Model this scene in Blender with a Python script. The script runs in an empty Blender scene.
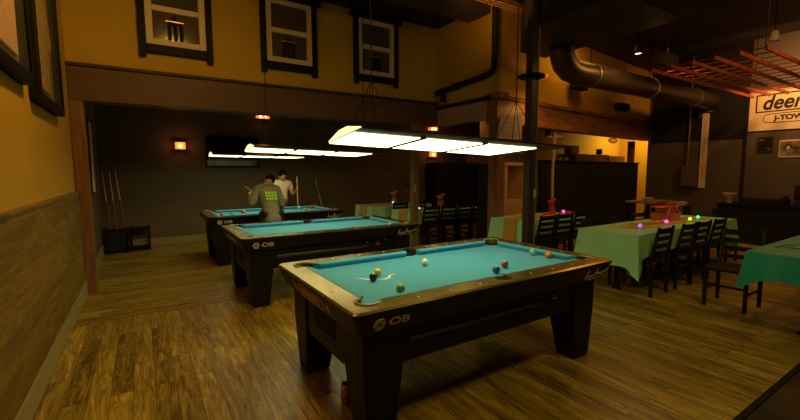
import bpy, bmesh, math, random
from math import sin, cos, pi, radians as R
from mathutils import Vector, Matrix
random.seed(7)
S = bpy.context.scene
COL = S.collection
# ---------------------------------------------------------------- camera, world, exposure
cam_d = bpy.data.cameras.new('camera'); cam = bpy.data.objects.new('camera', cam_d); COL.objects.link(cam)
cam_d.sensor_width = 36; cam_d.lens = 401.12 * 36 / 800; cam_d.clip_start = 0.02
yaw, pit, rol = 0.570092, 0.0958787, -0.00361359
F = Vector((sin(yaw)*cos(pit), cos(yaw)*cos(pit), -sin(pit)))
Rt = Vector((cos(yaw), -sin(yaw), 0)); U = Rt.cross(F)
R2 = cos(rol)*Rt + sin(rol)*U; U2 = -sin(rol)*Rt + cos(rol)*U
cam.matrix_world = Matrix(((R2.x, U2.x, -F.x, 0), (R2.y, U2.y, -F.y, 0), (R2.z, U2.z, -F.z, 1.49877), (0, 0, 0, 1)))
S.camera = cam
w = bpy.data.worlds.new('world'); S.world = w; w.use_nodes = True
w.node_tree.nodes['Background'].inputs[0].default_value = (1, .5, .15, 1)
w.node_tree.nodes['Background'].inputs[1].default_value = 0.0
S.view_settings.view_transform = 'Standard'; S.view_settings.look = 'None'
S.view_settings.exposure = 0.0; S.view_settings.gamma = 1.0; S.view_settings.use_curve_mapping = False
S.cycles.use_denoising = True; S.cycles.max_bounces = 8; S.cycles.sample_clamp_indirect = 4
WARM = (1.0, .50, .10)
def area(name, loc, size, power, col=WARM, aim=(0, 0, -1), spread=180):
    l = bpy.data.lights.new(name, 'AREA'); l.shape = 'DISK'; l.size = size; l.energy = power; l.color = col; l.spread = R(spread)
    o = bpy.data.objects.new(name, l); COL.objects.link(o); o.location = loc
    o.rotation_euler = Vector(aim).to_track_quat('-Z', 'Y').to_euler(); return o
# amber lights at ceiling height, mostly added fill without fixtures
area('ceiling_fill', (0.7, 3.2, 3.9), .35, 32, (1, .52, .08), (-.6, .35, -1))
area('ceiling_fill', (0.5, 0.6, 3.9), .35, 14, (1, .56, .10), (-.4, .3, -1))
area('ceiling_fill', (3.2, 0.2, 3.9), .4, 18, (1, .72, .16), (0, .3, -1))
area('ceiling_fill', (6.9, 4.35, 3.95), .9, 8, (1, .47, .06), (0, .3, -.9))
area('conduit_fill', (3.9, 4.1, 3.5), .15, 3, (1, .42, .06), (.7, .15, .6), 120)  # added light aimed upward to brighten the conduits
area('ceiling_fill', (6.9, 3.3, 3.38), .25, 15, (1, .46, .12), (-.1, .05, -1))
area('ceiling_fill', (5.0, 6.9, 2.85), .2, 3, (1, .46, .12), (0, -.1, -1))
area('ceiling_fill', (7.0, 1.2, 3.8), .4, 16, (1, .52, .11), (.3, .2, -1))
area('ceiling_fill', (10.0, 2.4, 3.7), .3, 42, (1, .45, .12), (.8, .15, -.75))
area('opening_fill', (5.75, 4.50, 2.62), .12, 2.2, (1, .48, .12), (.05, .7, -.8))  # added light that brightens the tan cabinet below the header
area('kitchen_ceiling_light', (12.6, 6.3, 2.9), .6, 30, (1, .60, .12), (.2, .4, -1))
area('back_room_ceiling_light', (6.8, 7.6, 2.85), .3, 5, (1, .45, .1), (0, .1, -1))

# ---------------------------------------------------------------- helpers
def tag(o, label=None, cat=None, group=None, kind=None):
    if label: o['label'] = label
    if cat: o['category'] = cat
    if group: o['group'] = group
    if kind: o['kind'] = kind
    return o
def thing(name, label, cat, loc=(0, 0, 0), rz=0, group=None):
    o = bpy.data.objects.new(name, None); COL.objects.link(o); o.location = loc; o.rotation_euler = (0, 0, rz)
    o.empty_display_size = .1
    return tag(o, label, cat, group)
def kids(o): return [c for c in bpy.data.objects if c.parent == o]
def copy_tree(o, parent=None):
    c = o.copy(); COL.objects.link(c); c.parent = parent
    for ch in kids(o): copy_tree(ch, c)
    return c
class MB:
    def __init__(s): s.bm = bmesh.new()
    def add(s, vs, fs):
        v = [s.bm.verts.new(p) for p in vs]
        for f in fs:
            try: s.bm.faces.new([v[i] for i in f])
            except ValueError: pass
        return s
    def box(s, x0, x1, y0, y1, z0, z1):
        return s.add([(x0,y0,z0),(x1,y0,z0),(x1,y1,z0),(x0,y1,z0),(x0,y0,z1),(x1,y0,z1),(x1,y1,z1),(x0,y1,z1)],
                     [(0,3,2,1),(4,5,6,7),(0,1,5,4),(1,2,6,5),(2,3,7,6),(3,0,4,7)])
    def loft(s, loops, cap=True):
        n = len(loops[0]); vs = [p for l in loops for p in l]; fs = []
        for k in range(len(loops)-1):
            for i in range(n):
                j = (i+1) % n; fs.append((k*n+i, k*n+j, (k+1)*n+j, (k+1)*n+i))
        if cap: fs.append(tuple(reversed(range(n)))); fs.append(tuple((len(loops)-1)*n+i for i in range(n)))
        return s.add(vs, fs)
    def prism(s, poly, z0, z1): return s.loft([[(x,y,z0) for x,y in poly], [(x,y,z1) for x,y in poly]])
    def bar(s, a, b, wx, wy, up=(0,0,1)):
        a, b = Vector(a), Vector(b); d = (b-a).normalized(); u = Vector(up)
        if abs(d.dot(u)) > .95: u = Vector((0,1,0))
        e = d.cross(u).normalized(); g = e.cross(d)
        q = [(-1,-1),(1,-1),(1,1),(-1,1)]
        return s.loft([[p+e*wx/2*i+g*wy/2*j for i,j in q] for p in (a, b)])
    def tube(s, pts, r, n=8, closed=False):
        pts = [Vector(p) for p in pts]; rs = r if isinstance(r, (list, tuple)) else [r]*len(pts); loops = []
        pe = None
        for i, p in enumerate(pts):
            d = (pts[min(i+1, len(pts)-1)] - pts[max(i-1, 0)])
            if closed: d = pts[(i+1) % len(pts)] - pts[i-1]
            d.normalize()
            if pe is None:
                u = Vector((0,0,1)) if abs(d.z) < .9 else Vector((0,1,0)); e = d.cross(u).normalized()
            else: e = (pe - d*pe.dot(d)).normalized()
            pe = e; g = d.cross(e)
            loops.append([p + (e*cos(2*pi*k/n)+g*sin(2*pi*k/n))*rs[i] for k in range(n)])
        if closed: loops.append(loops[0]); return s.loft(loops, False)
        return s.loft(loops)
    def lathe(s, prof, c=(0,0,0), n=24):
        cx, cy, cz = c
        return s.loft([[(cx+r*cos(2*pi*k/n), cy+r*sin(2*pi*k/n), cz+z) for k in range(n)] for r, z in prof])
    def ball(s, c, r, n=16, sz=1):
        return s.lathe([(max(r*sin(pi*k/n), 1e-4), -r*cos(pi*k/n)*sz) for k in range(n+1)], c, n*2)
    def build(s, name, mat, parent=None, bevel=0, smooth=False, seg=2, sub=0):
        bmesh.ops.remove_doubles(s.bm, verts=s.bm.verts, dist=1e-5)
        bmesh.ops.recalc_face_normals(s.bm, faces=s.bm.faces)
        me = bpy.data.meshes.new(name); s.bm.to_mesh(me); s.bm.free()
        o = bpy.data.objects.new(name, me); COL.objects.link(o); o.parent = parent
        if mat: me.materials.append(mat)
        if smooth:
            me.polygons.foreach_set('use_smooth', [True]*len(me.polygons))
            me.set_sharp_from_angle(angle=R(50)) if hasattr(me, 'set_sharp_from_angle') else None
        if bevel:
            m = o.modifiers.new('b', 'BEVEL'); m.width = bevel; m.segments = seg; m.limit_method = 'ANGLE'
        if sub: m = o.modifiers.new('s', 'SUBSURF'); m.levels = m.render_levels = sub
        return o
def apply_mods(o):
    dg = bpy.context.evaluated_depsgraph_get(); me = bpy.data.meshes.new_from_object(o.evaluated_get(dg)); o.modifiers.clear(); o.data = me
def drop(o): bpy.data.objects.remove(o, do_unlink=True)
def cut(o, cutter):
    m = o.modifiers.new('c', 'BOOLEAN'); m.operation = 'DIFFERENCE'; m.solver = 'EXACT'; m.object = cutter
    apply_mods(o)
def text(name, body, mat, size, loc, rot, parent=None, depth=.001, shear=0, sx=1, align='CENTER', bold=0):
    c = bpy.data.curves.new(name, 'FONT'); c.body = body; c.size = size; c.extrude = depth; c.shear = shear; c.align_x = align; c.align_y = 'CENTER'; c.offset = bold
    t = bpy.data.objects.new('tmp_text', c); COL.objects.link(t)
    dg = bpy.context.evaluated_depsgraph_get(); me = bpy.data.meshes.new_from_object(t.evaluated_get(dg)); drop(t)
    o = bpy.data.objects.new(name, me); COL.objects.link(o); me.materials.clear(); me.materials.append(mat)
    o.location = loc; o.rotation_euler = rot; o.scale = (sx, 1, 1); o.parent = parent
    return o
FR = (R(90), 0, 0)           # text facing -Y
# ---------------------------------------------------------------- materials
def M(name, col, rough=.6, metal=0, emit=None, es=0, noise=0, nscale=8, bump=0, spec=.5, alpha=None, stretch=(1,1,1), sheen=0, coat=0):
    m = bpy.data.materials.new(name); m.use_nodes = True; nt = m.node_tree; b = nt.nodes['Principled BSDF']
    b.inputs['Base Color'].default_value = (*col, 1); b.inputs['Roughness'].default_value = rough; b.inputs['Metallic'].default_value = metal
    b.inputs['Specular IOR Level'].default_value = spec; b.inputs['Coat Weight'].default_value = coat; b.inputs['Sheen Weight'].default_value = sheen
    if emit: b.inputs['Emission Color'].default_value = (*emit, 1); b.inputs['Emission Strength'].default_value = es
    if noise or bump:
        tc = nt.nodes.new('ShaderNodeTexCoord'); mp = nt.nodes.new('ShaderNodeMapping'); mp.inputs['Scale'].default_value = stretch
        n = nt.nodes.new('ShaderNodeTexNoise'); n.inputs['Scale'].default_value = nscale; n.inputs['Detail'].default_value = 5
        nt.links.new(tc.outputs['Object'], mp.inputs[0]); nt.links.new(mp.outputs[0], n.inputs['Vector'])
        if noise:
            r = nt.nodes.new('ShaderNodeValToRGB'); r.color_ramp.elements[0].position = .3; r.color_ramp.elements[1].position = .7
            r.color_ramp.elements[0].color = (*[c*(1-noise) for c in col], 1); r.color_ramp.elements[1].color = (*[min(1, c*(1+noise)) for c in col], 1)
            nt.links.new(n.outputs[0], r.inputs[0]); nt.links.new(r.outputs[0], b.inputs['Base Color'])
        if bump:
            bp = nt.nodes.new('ShaderNodeBump'); bp.inputs['Strength'].default_value = bump; bp.inputs['Distance'].default_value = .01
            nt.links.new(n.outputs[0], bp.inputs['Height']); nt.links.new(bp.outputs[0], b.inputs['Normal'])
    if alpha is not None: b.inputs['Alpha'].default_value = alpha
    return m
def planks(name, cols, pw, pl, along='Y', rough=.4, plane='XY', gs=1.0, coat=0, bump=.15):
    m = bpy.data.materials.new(name); m.use_nodes = True; nt = m.node_tree; N = nt.nodes; L = nt.links; b = N['Principled BSDF']
    tc = N.new('ShaderNodeTexCoord'); sp = N.new('ShaderNodeSeparateXYZ'); L.new(tc.outputs['Object'], sp.inputs[0])
    ax = {'X': 0, 'Y': 1, 'Z': 2}; al = ax[along]; ac = [ax[c] for c in plane if c != along][0]
    cb = N.new('ShaderNodeCombineXYZ'); L.new(sp.outputs[al], cb.inputs[0]); L.new(sp.outputs[ac], cb.inputs[1])
    br = N.new('ShaderNodeTexBrick'); L.new(cb.outputs[0], br.inputs['Vector'])
    br.inputs['Scale'].default_value = 1; br.inputs['Brick Width'].default_value = pl; br.inputs['Row Height'].default_value = pw
    br.inputs['Mortar Size'].default_value = .0018; br.inputs['Mortar Smooth'].default_value = .3; br.offset = .37; br.offset_frequency = 2
    br.inputs['Color1'].default_value = (0, 0, 0, 1); br.inputs['Color2'].default_value = (1, 1, 1, 1); br.inputs['Mortar'].default_value = (.5, .5, .5, 1)
    # grain, shifted per plank
    off = N.new('ShaderNodeVectorMath'); off.operation = 'MULTIPLY_ADD'; off.inputs[1].default_value = (9, 13, 5); L.new(br.outputs['Color'], off.inputs[0])
    sc = N.new('ShaderNodeMapping'); sc.inputs['Scale'].default_value = (1.1*gs, 11*gs, 1); L.new(cb.outputs[0], sc.inputs[0]); L.new(sc.outputs[0], off.inputs[2])
    g = N.new('ShaderNodeTexNoise'); g.inputs['Scale'].default_value = 1.6; g.inputs['Detail'].default_value = 7; g.inputs['Distortion'].default_value = 1.3; L.new(off.outputs[0], g.inputs['Vector'])
    wv = N.new('ShaderNodeTexNoise'); wv.inputs['Scale'].default_value = .55; wv.inputs['Detail'].default_value = 3; wv.inputs['Distortion'].default_value = 1.6; L.new(off.outputs[0], wv.inputs['Vector'])
    mul = N.new('ShaderNodeMath'); mul.operation = 'MULTIPLY'; mul.inputs[1].default_value = 14; L.new(wv.outputs[0], mul.inputs[0])
    fr = N.new('ShaderNodeMath'); fr.operation = 'PINGPONG'; fr.inputs[1].default_value = .5; L.new(mul.outputs[0], fr.inputs[0])
    mx = N.new('ShaderNodeMix'); mx.data_type = 'FLOAT'; mx.inputs[0].default_value = .3; L.new(g.outputs[0], mx.inputs[2]); L.new(fr.outputs[0], mx.inputs[3])
    sepc = N.new('ShaderNodeSeparateColor'); L.new(br.outputs['Color'], sepc.inputs[0])
    m2 = N.new('ShaderNodeMix'); m2.data_type = 'FLOAT'; m2.inputs[0].default_value = .15; L.new(mx.outputs[0], m2.inputs[2]); L.new(sepc.outputs[0], m2.inputs[3])
    r = N.new('ShaderNodeValToRGB'); e = r.color_ramp.elements; e[0].position = .30; e[1].position = .70
    e[0].color = (*cols[0], 1); e[1].color = (*cols[2], 1); k = e.new(.5); k.color = (*cols[1], 1); L.new(m2.outputs[0], r.inputs[0])
    dk = N.new('ShaderNodeMix'); dk.data_type = 'RGBA'; dk.inputs[7].default_value = (*[c*.7 for c in cols[0]], 1)
    L.new(br.outputs['Fac'], dk.inputs[0]); L.new(r.outputs[0], dk.inputs[6]); L.new(dk.outputs[2], b.inputs['Base Color'])
    b.inputs['Roughness'].default_value = rough; b.inputs['Coat Weight'].default_value = coat
    bp = N.new('ShaderNodeBump'); bp.inputs['Strength'].default_value = bump; bp.inputs['Distance'].default_value = .003; L.new(m2.outputs[0], bp.inputs['Height']); L.new(bp.outputs[0], b.inputs['Normal'])
    return m
FLC = [(.12, .075, .010), (.40, .285, .045), (.80, .61, .12)]
m_floor = planks('floor_planks_along', FLC, .128, 1.22, 'Y', .36)
m_floor2 = planks('floor_planks_across', FLC, .128, 1.22, 'X', .36)
m_wains = planks('wainscot_wood', [(.15, .09, .010), (.28, .18, .022), (.40, .27, .04)], .30, 1.9, 'Y', .6, 'YZ', .7)
m_yellow = M('yellow_paint', (.62, .40, .035), .75, noise=.06, nscale=2, bump=.05)
m_orange = M('ochre_paint', (.66, .38, .045), .75, noise=.06, nscale=2)
m_grey = M('dark_grey_paint', (.14, .10, .065), .7, noise=.08, nscale=3)
m_rgrey = M('charcoal_paint', (.10, .085, .08), .65, noise=.1, nscale=2)
m_brownbeam = M('brown_beam_paint', (.13, .065, .045), .55, noise=.15, nscale=4, stretch=(.4, 3, 3))
m_wood = M('reddish_timber', (.27, .105, .035), .45, noise=.45, nscale=5, stretch=(.3, 5, 5), bump=.1)
m_woodv = M('timber_post', (.24, .11, .05), .5, noise=.4, nscale=5, stretch=(6, 6, .4), bump=.1)
m_base = M('baseboard_paint', (.34, .29, .12), .5)
m_black = M('black_satin', (.006, .006, .005), .55, spec=.2)
m_blackm = M('black_matte', (.006, .005, .005), .8)
m_ceil = M('dark_ceiling', (.03, .022, .016), .85, noise=.3, nscale=1.5)
m_ceilb = M('black_soffit', (.006, .006, .006), .9)
m_duct = M('painted_duct', (.007, .007, .009), .6, noise=.2, nscale=2)
m_rduct = M('galvanised_duct', (.065, .042, .03), .42, .4, noise=.1, nscale=6)
m_steel = M('steel', (.5, .48, .45), .3, .9)
m_post = M('steel_post_paint', (.055, .05, .045), .4, .3)
m_cloth = M('blue_billiard_cloth', (.035, .345, .62), .85, noise=.05, nscale=90, sheen=.2)
m_rail = M('rail_laminate', (.34, .25, .085), .24, .8, noise=.18, nscale=4, stretch=(1, 1, 1), bump=.02)
m_body = M('table_body_black', (.007, .006, .005), .45, noise=.2, nscale=12, spec=.3)
m_pocket = M('pocket_leather', (.01, .01, .01), .6)
m_lip = M('pocket_lip_metal', (.42, .33, .20), .35, .5)
m_gold = M('gold_print', (.80, .62, .34), .4, .3)
m_brass = M('brass_fitting', (.65, .45, .28), .3, .8)
m_pearl = M('pearl', (.8, .78, .7), .3)
m_line = M('silver_print', (.75, .74, .66), .5)
m_white = M('white', (.8, .78, .7), .6)
m_cream = M('cream_frame', (.80, .66, .58), .5)
m_panel = M('light_diffuser', (.9, .9, .8), .5, emit=(1, .92, .40), es=5.0)
m_lampmetal = M('lamp_housing', (.05, .033, .02), .3, .5)
m_endcap = M('lamp_end_glow', (.9, .9, .8), .5, emit=(1, .90, .42), es=1.3)  # glow stands in for the lit end of the lamp
m_amber = M('amber_glass', (.9, .35, .08), .3, emit=(1, .20, .03), es=1.1)
m_bulb = M('glowing_bulb', (1, .8, .4), .3, emit=(1, .60, .22), es=7)
m_mint = M('mint_tablecloth', (.42, .90, .62), .42, noise=.05, nscale=3)
m_teal = M('teal_tablecloth', (.02, .42, .46), .38, noise=.08, nscale=3)
m_run = M('orange_runner', (.62, .36, .06), .6)
m_chair = M('black_chair_wood', (.010, .007, .006), .4, spec=.35)
m_glass = M('dark_window_glass', (.10, .085, .075), .12, spec=.6)
m_paper = M('paper', (.55, .50, .48), .7)
m_card = M('cardboard', (.50, .30, .17), .8, noise=.1, nscale=4)
m_cue = M('cue_wood', (.75, .50, .24), .35)
m_grid = M('lime_print', (.45, .85, .05), .6)

# ---------------------------------------------------------------- structure
def struct(name, mb, mat, parent=None, bevel=0, **k):
    o = mb.build(name, mat, parent, bevel, **k)
    if parent is None: o['kind'] = 'structure'
    return o
XL = -.685
struct('floor', MB().box(XL-.2, 13.5, -3, 4.94, -.1, 0), m_floor)
struct('floor_back', MB().box(XL-.2, 13.5, 5.01, 10, -.1, 0), m_floor2)
struct('trim_floor_seam', MB().box(XL, 13.4, 4.94, 5.01, -.1, .004), M('threshold_wood', (.30, .18, .07), .4))
struct('wall_left', MB().box(XL-.2, XL, -3, 10, 0, 4.4).box(XL, XL+.001, 6.35, 6.36, 0, .01), m_yellow)
struct('wall_left_back', MB().box(XL, XL+.012, 6.36, 9.6, 0, 2.9), m_grey)
struct('trim_wainscot_left', MB().box(XL, XL+.03, -3, 6.18, 0, 1.255), m_wains)
struct('trim_wainscot_cap', MB().box(XL, XL+.045, -3, 6.18, 1.255, 1.275), m_wains)
struct('baseboard_left', MB().box(XL+.03, XL+.045, -3, 6.18, 0, .17), m_base, bevel=.004)
struct('baseboard_left_back', MB().box(XL+.012, XL+.026, 6.36, 9.5, 0, .17), m_base)
struct('wall_back', MB().box(XL, 9.9, 9.5, 9.7, 0, 2.95), m_grey)
struct('baseboard_back', MB().box(XL+.03, 9.9, 9.482, 9.5, 0, .17), m_base, bevel=.004)
struct('ceiling_back', MB().box(XL, 9.9, 6.4, 9.6, 2.9, 2.96), m_ceil)
# mezzanine face with window-like frames, and its beam
struct('wall_mezzanine', MB().box(XL, 5.0, 6.24, 6.4, 2.77, 4.3), m_yellow)
struct('trim_mezzanine_beam', MB().box(XL, 4.86, 6.2, 6.45, 2.36, 2.765), m_brownbeam, bevel=.008)
struct('trim_mezzanine_ledge', MB().box(XL, 4.84, 6.17, 6.24, 2.765, 2.80), M('ledge', (.05, .025, .015), .6))
struct('wall_side_upper', MB().box(4.86, 5.02, 4.76, 6.24, 2.72, 4.3), m_yellow)
struct('trim_side_beam', MB().box(4.84, 5.02, 4.9, 6.2, 2.36, 2.66), M('side_beam_lit', (.42, .27, .22), .6, noise=.1))  # brown beam with the light falling on it put into a paler colour
struct('trim_side_ledge', MB().box(4.80, 5.02, 4.8, 6.2, 2.66, 2.72), m_blackm)
struct('trim_left_post', MB().box(XL+.005, -.545, 6.2, 6.34, 0, 2.36), m_woodv, bevel=.006)
# header wall with timber beam over the kitchen opening
A0 = (4.9, 4.76); ang = .1119
def along(t, z, off=0): return (A0[0]+cos(ang)*t-sin(ang)*off, A0[1]+sin(ang)*t+cos(ang)*off, z)
def slab(t0, t1, o0, o1, z0, z1):
    P = [along(t, 0, o)[:2] for t, o in ((t0, o0), (t1, o0), (t1, o1), (t0, o1))]
    return MB().prism(P, z0, z1)
struct('wall_header', slab(0, 6.55, 0, .15, 2.66, 4.3), m_orange)
hb = struct('trim_header_beam', slab(-.03, 6.5, -.06, .16, 2.28, 2.66), m_wood, bevel=.01)
struct('trim_header_crown', slab(-.06, 6.5, -.10, .16, 2.66, 2.73), m_wood, bevel=.012)
struct('trim_timber_post', MB().box(4.86, 5.04, 4.66, 4.86, 0, 2.30).box(4.83, 5.07, 4.62, 4.89, 2.66, 2.76), m_woodv, bevel=.008)
struct('trim_opening_jamb', slab(6.30, 6.42, .30, .45, 0, 2.28), m_wood, bevel=.01)
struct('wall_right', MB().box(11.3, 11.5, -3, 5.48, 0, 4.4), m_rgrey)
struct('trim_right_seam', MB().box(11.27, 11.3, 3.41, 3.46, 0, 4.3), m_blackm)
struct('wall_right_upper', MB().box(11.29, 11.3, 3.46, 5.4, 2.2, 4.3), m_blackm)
struct('wall_front', MB().box(XL-.2, 11.5, -3.2, -3, 0, 4.4), m_rgrey)
struct('ceiling', MB().box(XL-.2, 11.5, -3.2, 6.4, 4.3, 4.4), m_ceil)
struct('ceiling_soffit', MB().box(XL, 4.86, 5.36, 6.24, 4.17, 4.3), m_ceilb)
struct('trim_ceiling_beam', MB().box(XL, 11.3, 4.86, 5.36, 4.02, 4.3), M('beam_brown', (.075, .05, .035), .8))
# kitchen beyond the opening
struct('wall_kitchen', MB().box(7.1, 15.0, 7.4, 7.5, 0, 3.2), M('kitchen_yellow', (.72, .50, .07), .6))
struct('wall_kitchen_side', MB().box(7.1, 7.2, 6.6, 7.5, 0, 3.2), m_grey)
struct('wall_kitchen_right', MB().box(13.4, 13.5, 5.4, 7.4, 0, 3.2), m_orange)
struct('ceiling_kitchen', MB().box(5.04, 13.5, 5.75, 7.4, 3.1, 3.2), m_ceil)
struct('wall_partition', slab(1.75, 6.42, .2, .28, 0, 1.68), m_blackm)
struct('trim_partition_cap', slab(1.72, 6.42, .16, .30, 1.68, 1.71), m_black, bevel=.005)

# ---------------------------------------------------------------- windows in the mezzanine face (display frames)
def mezz_window(xc, n, label, deco):
    t = thing('window_frame_display', label, 'window', (xc, 6.2395, 0), 0)
    z0, z1 = 3.14, 4.03 + .02
    f = MB()
    for a, b, c, d in ((-.35, -.27, z0, z1), (.27, .35, z0, z1), (-.27, .27, z0, z0+.075), (-.27, .27, z1-.07, z1), (-.27, .27, 3.565, 3.635)):
        f.box(a, b, -.05, 0, c, d)
    f.build('sash', m_cream, t, .006)
    MB().box(-.27, .27, -.012, -.001, z0+.07, z1-.06).build('pane', m_glass, t)
    b = MB().box(-.43, -.352, -.075, 0, 2.975, 4.06).box(.352, .43, -.075, 0, 2.975, 4.06).box(-.352, .352, -.06, 0, 3.03, z0)
    b.box(-.50, .50, -.09, 0, 4.06, 4.125)
    b.build('surround', m_black, t, .006)
    if deco:
        d = MB()
        d.ball((-.02, -.03, 3.50), .03, 8).box(-.10, .07, -.04, -.014, 3.42, 3.46)
        for x in (-.10, -.03, .04): d.box(x, x+.04, -.04, -.014, 3.22, 3.42)
        d.build('figurine', m_blackm, t)
        MB().box(-.12, .09, -.042, -.02, 3.452, 3.465).build('gold_trim', M('gold', (.7, .5, .2), .3, .9), t)
    return t
mezz_window(.49, 1, 'white sash window in black surround holding a dark figurine, nearest the left wall', True)
w2 = mezz_window(2.0, 2, 'white sash window in black surround, middle one above the long beam', True)
w3 = copy_tree(w2); w3.location.x = 3.51; w3['label'] = 'white sash window in black surround, nearest the inner corner with the pipe'

# ---------------------------------------------------------------- framed jerseys on the left wall
def jersey_frame(y0, y1, z0, z1, label, jy0, jy1, jz0, tint):
    t = thing('jersey_frame', label, 'picture frame', (XL, (y0+y1)/2, z0))
    h = (y1-y0)/2; H = z1-z0
    f = MB(); f.box(0, .075, -h, -h+.07, 0, H).box(0, .075, h-.07, h, 0, H).box(0, .075, -h+.07, h-.07, 0, .07).box(0, .075, -h+.07, h-.07, H-.07, H)
    f.build('frame', m_black, t, .008)
    MB().box(.002, .012, -h+.07, h-.07, .07, H-.07).build('backing', M('backing_'+tint[0], tint[1], .8), t)
    c = (y0+y1)/2; a, b, z = jy0-c, jy1-c, jz0-z0
    prof = [(a, z), (b, z), (b+.01, z+.5), (b+.13, z+.38), (b+.19, z+.50), (b+.02, z+.82), (a+.13 if False else (a+b)/2+.1, z+.9), ((a+b)/2-.1, z+.9), (a-.02, z+.82), (a-.19, z+.50), (a-.13, z+.38), (a-.01, z+.5)]
    j = MB(); j.loft([[(x, y, zz) for y, zz in prof] for x in (.013, .032)]); j.build('jersey', tint[2], t, .008)
    MB().box(.055, .058, -h+.07, h-.07, .07, H-.07).build('glass', M('pane_glass', (.6, .6, .6), .05, alpha=.06), t)
    return t
j_pale = M('pale_jersey', (.62, .40, .30), .8, noise=.08, nscale=10)
j_tan = M('tan_jersey', (.40, .27, .10), .8, noise=.35, nscale=9, stretch=(1, 3, 3))
jersey_frame(2.82, 3.92, 2.12, 3.35, 'black shadow box frame with pale pink jersey, nearer to the camera', 3.18, 3.74, 2.28, ('brown', (.20, .12, .05), j_pale))
jersey_frame(4.12, 5.24, 2.05, 3.32, 'black shadow box frame with mottled tan jersey, beside the brown beam', 4.50, 4.88, 2.20, ('olive', (.24, .15, .03), j_tan))

# scroll banner behind the left post
t = thing('scroll_banner', 'narrow white hanging banner behind the left timber post', 'banner', (XL+.012, 8.05, 1.18))
MB().box(.02, .026, -.16, .16, 0, 1.12).build('cloth', m_white, t)
MB().tube([(.023, -.19, 1.13), (.023, .19, 1.13)], .014).tube([(0, 0, 1.13), (.05, 0, 1.15)], .01).build('rod', m_black, t)
MB().tube([(.023, -.17, 0), (.023, .17, 0)], .012).build('bottom_rod', m_black, t)
MB().box(.0262, .0272, -.08, -.02, .25, .9).build('red_stripe', M('banner_red', (.5, .06, .04), .6), t)

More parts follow.
